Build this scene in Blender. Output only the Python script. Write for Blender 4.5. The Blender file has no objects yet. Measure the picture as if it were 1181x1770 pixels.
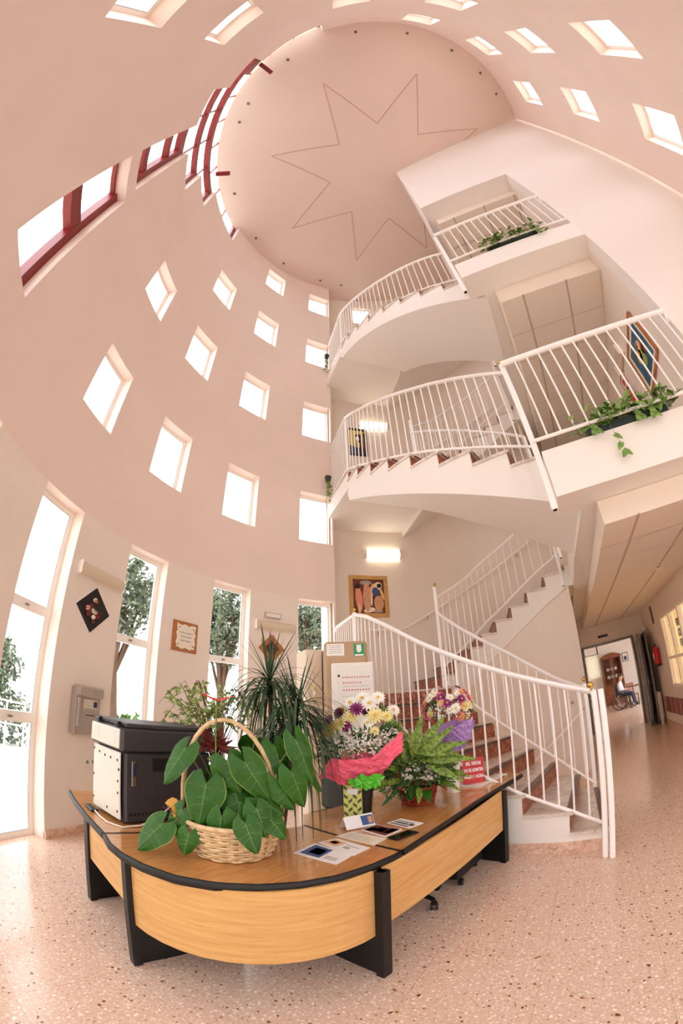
import bpy, bmesh, math, random
from mathutils import Matrix, Vector
random.seed(7)
S = bpy.context.scene
COL = S.collection
PI = math.pi
rad = math.radians
sin, cos = math.sin, math.cos

# ------------------------------------------------------------------ camera, world, exposure
cd = bpy.data.cameras.new('camera'); cam = bpy.data.objects.new('camera', cd)
COL.objects.link(cam); S.camera = cam
cd.type = 'PANO'; cd.panorama_type = 'FISHEYE_LENS_POLYNOMIAL'
cd.sensor_fit = 'VERTICAL'; cd.sensor_width = 11.81; cd.sensor_height = 17.70
cd.fisheye_fov = rad(200)
for i, k in enumerate([0, 1.47318405e-01, 5.66046582e-04, -8.34409921e-05, -4.55656522e-06]):
    setattr(cd, 'fisheye_polynomial_k%d' % i, -k)
cd.clip_start = 0.05; cd.clip_end = 300
_y, _p, _r = rad(-31), 0.4998565, -0.0341649
_f = Vector((sin(_y)*cos(_p), cos(_y)*cos(_p), sin(_p)))
_rt = Vector((cos(_y), -sin(_y), 0)); _up = _rt.cross(_f)
_r2 = cos(_r)*_rt + sin(_r)*_up; _u2 = -sin(_r)*_rt + cos(_r)*_up
_M = Matrix((_r2, _u2, -_f)).transposed().to_4x4(); _M.translation = Vector((0, 0, 1.6))
cam.matrix_world = _M

W = bpy.data.worlds.new('sky'); S.world = W; W.use_nodes = True
nt = W.node_tree; nt.nodes.clear()
bg = nt.nodes.new('ShaderNodeBackground'); wo = nt.nodes.new('ShaderNodeOutputWorld')
bg.inputs['Color'].default_value = (0.955, 0.99, 1.03, 1); bg.inputs['Strength'].default_value = 3.2
nt.links.new(bg.outputs[0], wo.inputs[0])
S.view_settings.view_transform = 'Standard'; S.view_settings.look = 'None'
S.view_settings.gamma = 1.0; S.view_settings.use_curve_mapping = False
S.view_settings.exposure = 0.5
S.cycles.use_denoising = True
S.cycles.max_bounces = 14; S.cycles.diffuse_bounces = 9; S.cycles.glossy_bounces = 3
S.cycles.transparent_max_bounces = 12; S.cycles.transmission_bounces = 4
S.cycles.caustics_reflective = False; S.cycles.caustics_refractive = False
S.cycles.sample_clamp_indirect = 12

# ------------------------------------------------------------------ materials
def lin(c):
    return tuple((x/255/12.92 if x/255 <= .04045 else ((x/255+.055)/1.055)**2.4) for x in c) + (1,)
MATS = {}
def mat(name, rgb, rough=.6, metal=0, bump=0, bscale=60, var=0, vscale=4, spec=.5, emit=0, emcol=None, coat=0):
    m = bpy.data.materials.new(name); m.use_nodes = True
    n = m.node_tree.nodes; l = m.node_tree.links; b = n['Principled BSDF']
    b.inputs['Base Color'].default_value = lin(rgb); b.inputs['Roughness'].default_value = rough
    b.inputs['Metallic'].default_value = metal; b.inputs['Specular IOR Level'].default_value = spec
    if coat: b.inputs['Coat Weight'].default_value = coat; b.inputs['Coat Roughness'].default_value = .08
    tc = n.new('ShaderNodeTexCoord')
    if var:
        t = n.new('ShaderNodeTexNoise'); t.inputs['Scale'].default_value = vscale; t.inputs['Detail'].default_value = 4
        l.new(tc.outputs['Object'], t.inputs['Vector'])
        r = n.new('ShaderNodeValToRGB'); c = lin(rgb)
        r.color_ramp.elements[0].position = .3; r.color_ramp.elements[1].position = .7
        r.color_ramp.elements[0].color = tuple(x*(1-var) for x in c[:3]) + (1,)
        r.color_ramp.elements[1].color = tuple(min(1, x*(1+var*.6)) for x in c[:3]) + (1,)
        l.new(t.outputs['Fac'], r.inputs[0]); l.new(r.outputs[0], b.inputs['Base Color'])
    if bump:
        t = n.new('ShaderNodeTexNoise'); t.inputs['Scale'].default_value = bscale
        l.new(tc.outputs['Object'], t.inputs['Vector'])
        bp = n.new('ShaderNodeBump'); bp.inputs['Strength'].default_value = bump; bp.inputs['Distance'].default_value = .01
        l.new(t.outputs['Fac'], bp.inputs['Height']); l.new(bp.outputs[0], b.inputs['Normal'])
    if emit:
        b.inputs['Emission Color'].default_value = lin(emcol or rgb); b.inputs['Emission Strength'].default_value = emit
    MATS[name] = m
    return m
M = MATS
mat('upper_plaster', (238, 221, 211), .85, bump=.08, bscale=25, var=.03, vscale=1.2)
mat('lower_plaster', (238, 227, 216), .8, bump=.05, bscale=30, var=.03, vscale=1.5)
mat('ceiling_plaster', (228, 209, 197), .9, bump=.06, bscale=25, var=.03, vscale=.8)
mat('facade_plaster', (240, 234, 230), .8, bump=.04, bscale=30)
mat('white_plaster', (243, 239, 234), .7, bump=.03, bscale=30)
mat('star_groove', (198, 170, 152), .9)
mat('window_white', (250, 246, 240), .35)
mat('white_enamel', (252, 250, 248), .3)
mat('gold', (214, 178, 92), .2, metal=1)
mat('dark_hole', (25, 18, 15), .9)
mat('red_steel', (128, 22, 24), .4, var=.1)
mat('black_plastic', (22, 22, 24), .45)
mat('desk_black', (9, 9, 10), .5, bump=.05, bscale=200)
mat('copier_dark', (62, 60, 64), .5)
mat('copier_light', (226, 222, 210), .35)
mat('black_gloss', (8, 8, 10), .1)
mat('steel', (170, 168, 165), .3, metal=1)
mat('white_plastic', (238, 234, 226), .4)
mat('grey_plastic', (172, 160, 150), .5)
mat('beige_plastic', (200, 190, 172), .5)
mat('tan_metal', (186, 156, 122), .5)
mat('cream_paint', (240, 226, 205), .5)
mat('paper', (246, 244, 242), .6)
mat('red_paint', (200, 24, 32), .35)
mat('green_sign', (36, 150, 84), .4)
mat('leaf_dark', (44, 96, 20), .42, var=.3, vscale=6, spec=.35)
mat('leaf_mid', (70, 118, 36), .42, var=.35, vscale=9)
mat('leaf_pale', (150, 172, 84), .4, var=.35, vscale=40)
mat('leaf_edge', (124, 146, 50), .4)
mat('leaf_vein', (120, 150, 70), .4)
mat('leaf_strap', (50, 80, 48), .35, var=.3, vscale=8)
mat('fern', (56, 98, 36), .5, var=.4, vscale=30)
mat('stem_green', (110, 130, 70), .5)
mat('bark', (96, 74, 58), .9, bump=.3, bscale=40, var=.2)
mat('soil', (52, 38, 30), .95)
mat('spathe_red', (214, 34, 36), .25)
mat('leaf_maroon', (120, 48, 40), .5, var=.3, vscale=20)
mat('leaf_yellow', (206, 150, 50), .5, var=.2)
mat('petal_white', (248, 246, 238), .6)
mat('leaf_variegated', (120, 150, 52), .45, var=.8, vscale=45)
mat('petal_cream', (236, 226, 160), .6)
mat('petal_purple', (150, 40, 120), .6, var=.2)
mat('petal_pink', (226, 108, 130), .6, var=.2)
mat('petal_salmon', (232, 150, 120), .6)
mat('petal_wine', (84, 20, 40), .6)
mat('petal_yellow', (222, 180, 80), .6)
mat('petal_peach', (236, 190, 140), .6)
mat('wrap_pink', (236, 96, 124), .5, var=.15, vscale=8)
mat('wrap_purple', (176, 140, 206), .45)
mat('wrap_green', (98, 200, 60), .4)
mat('ribbon_red', (206, 20, 36), .3)
mat('wicker', (226, 196, 150), .6, var=.25, vscale=25)
mat('wicker_red', (170, 60, 40), .55, var=.5, vscale=20)
mat('planter_green', (30, 48, 42), .4)
mat('bag_yellow', (214, 218, 120), .5)
mat('bag_dark', (88, 92, 62), .5)
mat('picture_blue', (30, 96, 130), .4, var=.6, vscale=6)
mat('picture_yellow', (222, 200, 90), .5)
mat('picture_skin', (216, 160, 120), .5, var=.15, vscale=12)
mat('picture_brown', (110, 52, 36), .5, var=.4, vscale=10)
mat('picture_inkblue', (54, 84, 140), .5)
mat('frame_wood', (206, 162, 96), .45, var=.15, vscale=12)
mat('frame_oak', (176, 112, 62), .45, var=.2, vscale=12)
mat('frame_black', (24, 20, 20), .4)
mat('mat_board', (240, 232, 214), .7)
mat('screen_dark', (40, 48, 90), .3)
mat('radiator', (222, 212, 196), .4)
mat('grey_metal', (120, 112, 106), .4, metal=.6)
mat('door_brown', (92, 72, 60), .5)
mat('curtain', (236, 200, 110), .8, var=.15, vscale=20)
mat('net_cloth', (236, 226, 200), .8)
mat('cabinet_wood', (128, 70, 34), .4, var=.3, vscale=8)
mat('tile_ceiling', (238, 226, 212), .85, bump=.1, bscale=120)
mat('tile_grid', (196, 176, 158), .7)
mat('brick_red', (140, 48, 38), .5, var=.2, vscale=9)
mat('shirt', (206, 208, 214), .8)
mat('skin', (206, 160, 130), .6)
mat('hair', (60, 50, 44), .8)
mat('trousers', (50, 52, 66), .8)
mat('tube_light', (255, 252, 244), .4, emit=3.6, emcol=(255, 246, 226))
mat('lamp_cover', (216, 200, 176), .35)
mat('outer_render', (236, 230, 222), .8)
mat('paving', (222, 214, 204), .9, var=.1, vscale=.6)
mat('tree_leaf', (112, 124, 102), .7, var=.3, vscale=1.5)
mat('ivy', (92, 130, 52), .45, var=.4, vscale=14)
mat('pothos', (120, 158, 70), .4, var=.4, vscale=18)

def glass_mat():
    m = bpy.data.materials.new('window_glass'); m.use_nodes = True
    n = m.node_tree.nodes; l = m.node_tree.links; n.clear()
    o = n.new('ShaderNodeOutputMaterial'); a = n.new('ShaderNodeBsdfTransparent'); g = n.new('ShaderNodeBsdfGlossy')
    g.inputs['Roughness'].default_value = .02; x = n.new('ShaderNodeMixShader')
    f = n.new('ShaderNodeLayerWeight'); f.inputs[0].default_value = .1; q = n.new('ShaderNodeMath'); q.operation = 'MULTIPLY'; q.inputs[1].default_value = .3; l.new(f.outputs['Fresnel'], q.inputs[0])
    l.new(q.outputs[0], x.inputs[0]); l.new(a.outputs[0], x.inputs[1]); l.new(g.outputs[0], x.inputs[2]); l.new(x.outputs[0], o.inputs[0])
    MATS['window_glass'] = m
glass_mat()

def cloth_mat():
    for m in (MATS['curtain'], MATS['net_cloth']): cloth_one(m)
def cloth_one(m):
    n = m.node_tree.nodes; l = m.node_tree.links
    tr = n.new('ShaderNodeBsdfTranslucent'); tr.inputs[0].default_value = lin((196, 168, 122) if m is MATS['curtain'] else (170, 160, 140)); x = n.new('ShaderNodeMixShader'); x.inputs[0].default_value = .6
    l.new(n['Principled BSDF'].outputs[0], x.inputs[1]); l.new(tr.outputs[0], x.inputs[2]); l.new(x.outputs[0], n['Material Output'].inputs[0])
cloth_mat()
def terrazzo():
    m = bpy.data.materials.new('terrazzo'); m.use_nodes = True
    n = m.node_tree.nodes; l = m.node_tree.links; b = n['Principled BSDF']
    tc = n.new('ShaderNodeTexCoord')
    def ramp(stops, inp, const=False):
        r = n.new('ShaderNodeValToRGB'); e = r.color_ramp.elements
        e[0].position, e[0].color = stops[0]; e[1].position, e[1].color = stops[1]
        for p, c in stops[2:]:
            q = e.new(p); q.color = c
        if const: r.color_ramp.interpolation = 'CONSTANT'
        l.new(inp, r.inputs[0]); return r.outputs[0]
    ns = n.new('ShaderNodeTexNoise'); ns.inputs['Scale'].default_value = 55; ns.inputs['Detail'].default_value = 6; ns.inputs['Roughness'].default_value = .7
    l.new(tc.outputs['Object'], ns.inputs['Vector'])
    base = ramp([(.3, lin((208, 174, 152))), (.7, lin((240, 214, 194)))], ns.outputs['Fac'])
    cur = base
    for sc, thr, off, cols in ((46, .17, 0, [(0, (246, 232, 216)), (.35, (220, 188, 166)), (.55, (240, 226, 208)), (.75, (204, 168, 144)), (.9, (234, 214, 196))]),
                          (28, .12, 7.3, [(0, (196, 150, 118)), (.12, (248, 240, 226)), (.5, (222, 198, 174)), (.68, (140, 92, 64)), (.80, (244, 232, 214))]),
                          (12, .0, 3.1, [(0, (124, 78, 52)), (.25, (208, 176, 140)), (.5, (104, 62, 46)), (.66, (160, 124, 76)), (.8, (242, 230, 214))])):
        mp = n.new('ShaderNodeMapping'); mp.inputs['Location'].default_value = (off, off*.7, 0); mp.inputs['Rotation'].default_value = (0, 0, off)
        ds = n.new('ShaderNodeTexNoise'); ds.inputs['Scale'].default_value = sc*1.6
        l.new(tc.outputs['Object'], mp.inputs['Vector']); l.new(mp.outputs[0], ds.inputs['Vector'])
        va = n.new('ShaderNodeVectorMath'); va.operation = 'MULTIPLY_ADD'; va.inputs[1].default_value = (.5/sc, .5/sc, 0)
        l.new(ds.outputs['Color'], va.inputs[0]); l.new(mp.outputs[0], va.inputs[2])
        v = n.new('ShaderNodeTexVoronoi'); v.inputs['Scale'].default_value = sc; v.voronoi_dimensions = '2D'
        l.new(va.outputs[0], v.inputs['Vector'])
        lt = n.new('ShaderNodeMath'); lt.operation = 'LESS_THAN'; lt.inputs[1].default_value = thr
        # chips of random size: distance + random offset per cell
        sp = n.new('ShaderNodeSeparateColor'); l.new(v.outputs['Color'], sp.inputs[0])
        ad = n.new('ShaderNodeMath'); ad.operation = 'MULTIPLY_ADD'; ad.inputs[1].default_value = .22
        l.new(sp.outputs[1], ad.inputs[0]); l.new(v.outputs['Distance'], ad.inputs[2])
        l.new(ad.outputs[0], lt.inputs[0])
        lt.inputs[1].default_value = thr + .12
        cc = ramp([(p, lin(c)) for p, c in cols], sp.outputs[0], True)
        mx = n.new('ShaderNodeMix'); mx.data_type = 'RGBA'
        l.new(lt.outputs[0], mx.inputs[0]); l.new(cur, mx.inputs[6]); l.new(cc, mx.inputs[7]); cur = mx.outputs[2]
    # tile joints
    br = n.new('ShaderNodeTexBrick'); br.offset = 0; br.inputs['Scale'].default_value = 1.0
    br.inputs['Brick Width'].default_value = .6; br.inputs['Row Height'].default_value = .6; br.inputs['Mortar Size'].default_value = .0018
    br.inputs['Color1'].default_value = br.inputs['Color2'].default_value = (1, 1, 1, 1); br.inputs['Mortar'].default_value = (.78, .7, .64, 1)
    mp = n.new('ShaderNodeMapping'); mp.inputs['Location'].default_value = (.17, .22, 0)
    l.new(tc.outputs['Object'], mp.inputs['Vector']); l.new(mp.outputs[0], br.inputs['Vector'])
    mx = n.new('ShaderNodeMix'); mx.data_type = 'RGBA'; mx.blend_type = 'MULTIPLY'; mx.inputs[0].default_value = 1
    l.new(cur, mx.inputs[6]); l.new(br.outputs[0], mx.inputs[7]); l.new(mx.outputs[2], b.inputs['Base Color'])
    b.inputs['Roughness'].default_value = .16; b.inputs['Specular IOR Level'].default_value = .5
    MATS['terrazzo'] = m
terrazzo()

def wood(name, c1, c2, scale, rough, coat=0, axis='X'):
    m = bpy.data.materials.new(name); m.use_nodes = True
    n = m.node_tree.nodes; l = m.node_tree.links; b = n['Principled BSDF']
    tc = n.new('ShaderNodeTexCoord'); mp = n.new('ShaderNodeMapping')
    mp.inputs['Scale'].default_value = (.6, .6, 9) if axis == 'X' else (9, .6, .6)
    if axis == 'TOP': mp.inputs['Scale'].default_value = (9, 1.2, 1)
    l.new(tc.outputs['Object'], mp.inputs[0])
    t = n.new('ShaderNodeTexNoise'); t.inputs['Scale'].default_value = scale; t.inputs['Detail'].default_value = 8; t.inputs['Distortion'].default_value = .6
    l.new(mp.outputs[0], t.inputs['Vector'])
    r = n.new('ShaderNodeValToRGB'); r.color_ramp.elements[0].position = .3; r.color_ramp.elements[1].position = .68
    r.color_ramp.elements[0].color = lin(c1); r.color_ramp.elements[1].color = lin(c2)
    l.new(t.outputs['Fac'], r.inputs[0]); l.new(r.outputs[0], b.inputs['Base Color'])
    b.inputs['Roughness'].default_value = rough
    if coat: b.inputs['Coat Weight'].default_value = coat; b.inputs['Coat Roughness'].default_value = .05
    MATS[name] = m
wood('desk_panel', (204, 152, 90), (222, 178, 114), 5, .45)
wood('desk_top', (186, 128, 70), (208, 152, 92), 5, .2, coat=.6, axis='TOP')

def marble(name, c1, c2, c3, scale, rough):
    m = bpy.data.materials.new(name); m.use_nodes = True
    n = m.node_tree.nodes; l = m.node_tree.links; b = n['Principled BSDF']
    tc = n.new('ShaderNodeTexCoord')
    t = n.new('ShaderNodeTexNoise'); t.inputs['Scale'].default_value = scale; t.inputs['Detail'].default_value = 9; t.inputs['Roughness'].default_value = .65; t.inputs['Distortion'].default_value = 1.5
    l.new(tc.outputs['Object'], t.inputs['Vector'])
    r = n.new('ShaderNodeValToRGB'); e = r.color_ramp.elements
    e[0].position = .35; e[0].color = lin(c1); e[1].position = .52; e[1].color = lin(c2); q = e.new(.7); q.color = lin(c3)
    l.new(t.outputs['Fac'], r.inputs[0]); l.new(r.outputs[0], b.inputs['Base Color']); b.inputs['Roughness'].default_value = rough
    MATS[name] = m
marble('riser_marble', (104, 48, 34), (156, 84, 58), (214, 160, 124), 14, .3)
marble('tread_marble', (196, 182, 170), (222, 212, 202), (236, 228, 220), 6, .2)
marble('nosing_marble', (70, 46, 38), (92, 62, 52), (120, 86, 70), 10, .3)
marble('base_marble', (196, 152, 126), (224, 190, 168), (240, 218, 200), 12, .25)

# ------------------------------------------------------------------ mesh builder
class MB:
    def __init__(s): s.v = []; s.f = []; s.m = []; s.cur = 0
    def add(s, vs, fs):
        o = len(s.v); s.v += [tuple(x) for x in vs]; s.f += [tuple(i+o for i in f) for f in fs]; s.m += [s.cur]*len(fs); return s
    def box(s, c, d, rz=0, rx=0, ry=0, bevel=0):
        R = Matrix.Rotation(rz, 3, 'Z') @ Matrix.Rotation(ry, 3, 'Y') @ Matrix.Rotation(rx, 3, 'X')
        x, y, z = d[0]/2, d[1]/2, d[2]/2
        if bevel:
            b = min(bevel, x*.9, y*.9, z*.9); pts = []
            for sx in (-1, 1):
                for sy in (-1, 1):
                    for sz in (-1, 1):
                        pts += [(sx*x, sy*(y-b), sz*(z-b)), (sx*(x-b), sy*y, sz*(z-b)), (sx*(x-b), sy*(y-b), sz*z)]
            bm = bmesh.new()
            for p in pts: bm.verts.new(p)
            r = bmesh.ops.convex_hull(bm, input=bm.verts)
            bm.verts.ensure_lookup_table(); bm.verts.index_update()
            vs = [v.co.copy() for v in bm.verts]; fs = [tuple(v.index for v in f.verts) for f in bm.faces]; bm.free()
            return s.add([R @ v + Vector(c) for v in vs], fs)
        vs = [R @ Vector((a*x, b_*y, c_*z)) + Vector(c) for a in (-1, 1) for b_ in (-1, 1) for c_ in (-1, 1)]
        return s.add(vs, [(0, 1, 3, 2), (4, 6, 7, 5), (0, 4, 5, 1), (2, 3, 7, 6), (0, 2, 6, 4), (1, 5, 7, 3)])
    def prism(s, poly, z0, z1):
        n = len(poly)
        f0 = z0 if callable(z0) else (lambda x, y: z0); f1 = z1 if callable(z1) else (lambda x, y: z1)
        vs = [(x, y, f0(x, y)) for x, y in poly] + [(x, y, f1(x, y)) for x, y in poly]
        return s.add(vs, [tuple(range(n))[::-1], tuple(range(n, 2*n))] + [(i, (i+1) % n, (i+1) % n+n, i+n) for i in range(n)])
    def tube(s, pts, r, n=8, cap=True, flat=1.0):
        pts = [Vector(p) for p in pts]; rs = r if isinstance(r, (list, tuple)) else [r]*len(pts)
        o = len(s.v); rings = []; up0 = Vector((0, 0, 1)); prev = None
        for i, p in enumerate(pts):
            t = (pts[min(i+1, len(pts)-1)] - pts[max(i-1, 0)])
            t = t.normalized() if t.length > 1e-9 else Vector((0, 0, 1))
            if prev is None:
                a = t.cross(up0) if abs(t.z) < .95 else t.cross(Vector((1, 0, 0)))
            else: a = prev - t*prev.dot(t)
            a = a.normalized() if a.length > 1e-9 else Vector((1, 0, 0)); b = t.cross(a); prev = a
            rings.append([p + rs[i]*(cos(2*PI*k/n)*a + flat*sin(2*PI*k/n)*b) for k in range(n)])
        vs = [v for R in rings for v in R]; fs = []
        for i in range(len(pts)-1):
            for k in range(n): fs.append((i*n+k, i*n+(k+1) % n, (i+1)*n+(k+1) % n, (i+1)*n+k))
        if cap: fs += [tuple(range(n))[::-1], tuple((len(pts)-1)*n+k for k in range(n))]
        return s.add(vs, fs)
    def bar(s, a, b, w, h):
        """rectangular bar between two points"""
        a, b = Vector(a), Vector(b); t = (b-a).normalized()
        x = t.cross(Vector((0, 0, 1))) if abs(t.z) < .95 else Vector((1, 0, 0))
        x.normalize(); y = x.cross(t); vs = []
        for p in (a, b):
            for i, j in ((-1, -1), (1, -1), (1, 1), (-1, 1)): vs.append(p + x*w/2*i + y*h/2*j)
        return s.add(vs, [(0, 1, 2, 3), (7, 6, 5, 4), (0, 4, 5, 1), (1, 5, 6, 2), (2, 6, 7, 3), (3, 7, 4, 0)])
    def lathe(s, prof, c=(0, 0, 0), n=20, sx=1, sy=1, axis=None):
        vs = []; fs = []; m = len(prof)
        for r, z in prof:
            for k in range(n): vs.append(Vector((r*cos(2*PI*k/n)*sx, r*sin(2*PI*k/n)*sy, z)))
        if axis is not None:
            q = Vector((0, 0, 1)).rotation_difference(Vector(axis)); vs = [q @ v for v in vs]
        vs = [v + Vector(c) for v in vs]
        for i in range(m-1):
            for k in range(n): fs.append((i*n+k, i*n+(k+1) % n, (i+1)*n+(k+1) % n, (i+1)*n+k))
        fs += [tuple(range(n))[::-1], tuple((m-1)*n+k for k in range(n))]
        return s.add(vs, fs)
    def ball(s, c, r, n=12, sz=1, sx=1, sy=1):
        pr = [(max(r*sin(PI*i/n), 1e-4), -r*cos(PI*i/n)*sz) for i in range(n+1)]
        return s.lathe(pr, c, max(8, n), sx, sy)
    def build(s, name, m, parent=None, smooth=False, **kw):
        me = bpy.data.meshes.new(name); me.from_pydata(s.v, [], s.f)
        ms = m if isinstance(m, (list, tuple)) else [m]
        for x in ms: me.materials.append(MATS[x])
        if len(ms) > 1: me.polygons.foreach_set('material_index', s.m)
        if smooth:
            me.polygons.foreach_set('use_smooth', [True]*len(me.polygons))
        me.update()
        bm = bmesh.new(); bm.from_mesh(me); bmesh.ops.recalc_face_normals(bm, faces=bm.faces); bm.to_mesh(me); bm.free()
        if smooth: me.set_sharp_from_angle(angle=rad(38))
        o = bpy.data.objects.new(name, me); COL.objects.link(o)
        if parent is not None: o.parent = parent; o.matrix_parent_inverse = parent.matrix_world.inverted()
        if kw: tag(o, **kw)
        return o
def tag(o, label=None, cat=None, group=None, kind=None):
    if label: o['label'] = label
    if cat: o['category'] = cat
    if group: o['group'] = group
    if kind: o['kind'] = kind
    return o
def thing(name, label, cat, loc=(0, 0, 0), rz=0, group=None, kind=None):
    o = bpy.data.objects.new(name, None); COL.objects.link(o); o.empty_display_size = .1
    o.matrix_world = Matrix.Translation(loc) @ Matrix.Rotation(rz, 4, 'Z')
    return tag(o, label, cat, group, kind)
def local(name, label, cat, loc, rz=0, group=None):
    """thing whose parts are written in its own coordinates; call done(o) to place it"""
    o = bpy.data.objects.new(name, None); COL.objects.link(o); o.empty_display_size = .1
    tag(o, label, cat, group); o['_'] = [*loc, rz]; return o
def done(o):
    x, y, z, r = o['_']; del o['_']; o.matrix_world = Matrix.Translation((x, y, z)) @ Matrix.Rotation(r, 4, 'Z'); return o
def dup(root, loc, rz, label, group=None):
    r = root.copy(); COL.objects.link(r); r.matrix_world = Matrix.Translation(loc) @ Matrix.Rotation(rz, 4, 'Z'); r['label'] = label
    if group: r['group'] = group
    for ch in list(root.children):
        c = ch.copy(); COL.objects.link(c); c.parent = r
        for g in list(ch.children):
            d = g.copy(); COL.objects.link(d); d.parent = c
    return r
def text(s, name, m, parent, mtx, size, ext=.001, align='CENTER', bold=0):
    cu = bpy.data.curves.new(name, 'FONT'); cu.body = s; cu.size = size; cu.extrude = ext; cu.align_x = align; cu.align_y = 'CENTER'
    if bold: cu.offset = bold
    o = bpy.data.objects.new(name, cu); COL.objects.link(o)
    dg = bpy.context.evaluated_depsgraph_get(); me = bpy.data.meshes.new_from_object(o.evaluated_get(dg))
    bpy.data.objects.remove(o); bpy.data.curves.remove(cu)
    me.materials.clear(); me.materials.append(MATS[m])
    o = bpy.data.objects.new(name, me); COL.objects.link(o); o.matrix_world = mtx
    if parent is not None:
        o.parent = parent; o.matrix_parent_inverse = parent.matrix_world.inverted(); 
    return o

# ------------------------------------------------------------------ the round hall
CX, CY, R = -.054, 3.068, 4.44
def cyl(az, r, z): a = rad(az); return (CX + r*sin(a), CY + r*cos(a), z)
def ceil_z(x, y): return 14.05 + .127*(x-CX) + .148*(y-CY)
def wall(name, r0, r1, a0, a1, z0, z1, holes, m, step=3.0, topf=None):
    b = MB()
    A = sorted(set([round(a0 + (a1-a0)*i/max(1, round((a1-a0)/step)), 4) for i in range(max(1, round((a1-a0)/step))+1)] + [h[k] for h in holes for k in (0, 1)]))
    A = [a for a in A if a0-1e-6 <= a <= a1+1e-6]
    Z = sorted(set([z0, z1] + [h[k] for h in holes for k in (2, 3)]))
    def zz(z, a, r):
        if topf and z == z1: p = cyl(a, r, 0); return topf(p[0], p[1])
        return z
    def inh(a, z): return any(h[0] < a < h[1] and h[2] < z < h[3] for h in holes)
    solid = {}
    for i in range(len(A)-1):
        for j in range(len(Z)-1): solid[i, j] = not inh((A[i]+A[i+1])/2, (Z[j]+Z[j+1])/2)
    def q(p): b.add(p, [(0, 1, 2, 3)])
    for (i, j), sol in solid.items():
        if not sol: continue
        aa, ab, za, zb = A[i], A[i+1], Z[j], Z[j+1]
        P = lambda a, r, z: cyl(a, r, zz(z, a, r))
        q([P(aa, r0, za), P(ab, r0, za), P(ab, r0, zb), P(aa, r0, zb)])
        q([P(aa, r1, za), P(ab, r1, za), P(ab, r1, zb), P(aa, r1, zb)][::-1])
        for di, dj, e in ((-1, 0, (aa, za, aa, zb)), (1, 0, (ab, za, ab, zb)), (0, -1, (aa, za, ab, za)), (0, 1, (aa, zb, ab, zb))):
            if not solid.get((i+di, j+dj), False):
                a_, z_, c_, d_ = e
                q([P(a_, r0, z_), P(c_, r0, d_), P(c_, r1, d_), P(a_, r1, z_)])
    o = b.build(name, m); bm = bmesh.new(); bm.from_mesh(o.data); bmesh.ops.remove_doubles(bm, verts=bm.verts, dist=1e-4)
    bmesh.ops.recalc_face_normals(bm, faces=bm.faces); bm.to_mesh(o.data); bm.free()
    tag(o, kind='structure'); return o

HW, HH = 4.327, .52
ROW = dict(A=5.107, B=7.562, C=10.06, D=12.628)
WIN = [(-117.93, 'AB'), (-98.05, 'ABC'), (-78.37, 'ABCD'), (-58.18, 'ABCD'), (101.88, 'ABCD'), (122.3, 'ABCD'), (142.3, 'ABCD'), (163, 'ABC'), (184.4, 'AB')]  # lowest windows of the right-hand columns are unseen, added to let in light
UP = [(a, ROW[k]) for a, ks in WIN for k in ks]
RED = [(-150.6, -142.3, 4.33, 6.75), (-150.6, -143.0, 7.1, 9.75), (-160.4, -133.2, 9.75, 11.02), (-170.5, -123.2, 11.02, 12.3), (-190.0, -103.5, 12.3, 14.9)]
def norm(a):  # azimuth in (86.., 306..)
    return a % 360
holes = [(norm(a)-HW, norm(a)+HW, z-HH, z+HH) for a, z in UP] + [(norm(a), norm(b), c, d) for a, b, c, d in RED]
ZT = 3.47
TALL = [-117.93, -98.05, -78.37, -58.18, -138, -158, 182, 162, 142, 122, 102]  # entries past the visible left group are unseen, added to light the floor
tholes = [(norm(a)-HW, norm(a)+HW, .06 if i else 0.0, ZT) for i, a in enumerate(TALL)]
wall('wall_left', R, R+.25, 88.3, 306.5, ZT, 15.6, holes, 'upper_plaster', topf=lambda x, y: ceil_z(x, y)+.3)
wall('wall_entrance', R, R+.25, 88.3, 306.5, 0, ZT, tholes, 'lower_plaster')
RB = 4.85
wall('wall_back', RB, RB+.2, -53.5, 3.8, 0, 15.6, [(-42.4, -34.4, 12.75, 13.75)], 'lower_plaster', topf=lambda x, y: ceil_z(x, y)+.3)
b = MB()   # return between the two radii
b.add([cyl(-53.5, R, 0), cyl(-53.5, RB+.2, 0), cyl(-53.5, RB+.2, 14.6), cyl(-53.5, R, 14.6)], [(0, 1, 2, 3)])
b.add([cyl(-54.2, R+.1, 0), cyl(-54.2, RB+.2, 0), cyl(-54.2, RB+.2, 14.6), cyl(-54.2, R+.1, 14.6)], [(0, 1, 2, 3)])
tag(b.build('wall_corner', 'lower_plaster'), kind='structure')
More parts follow.
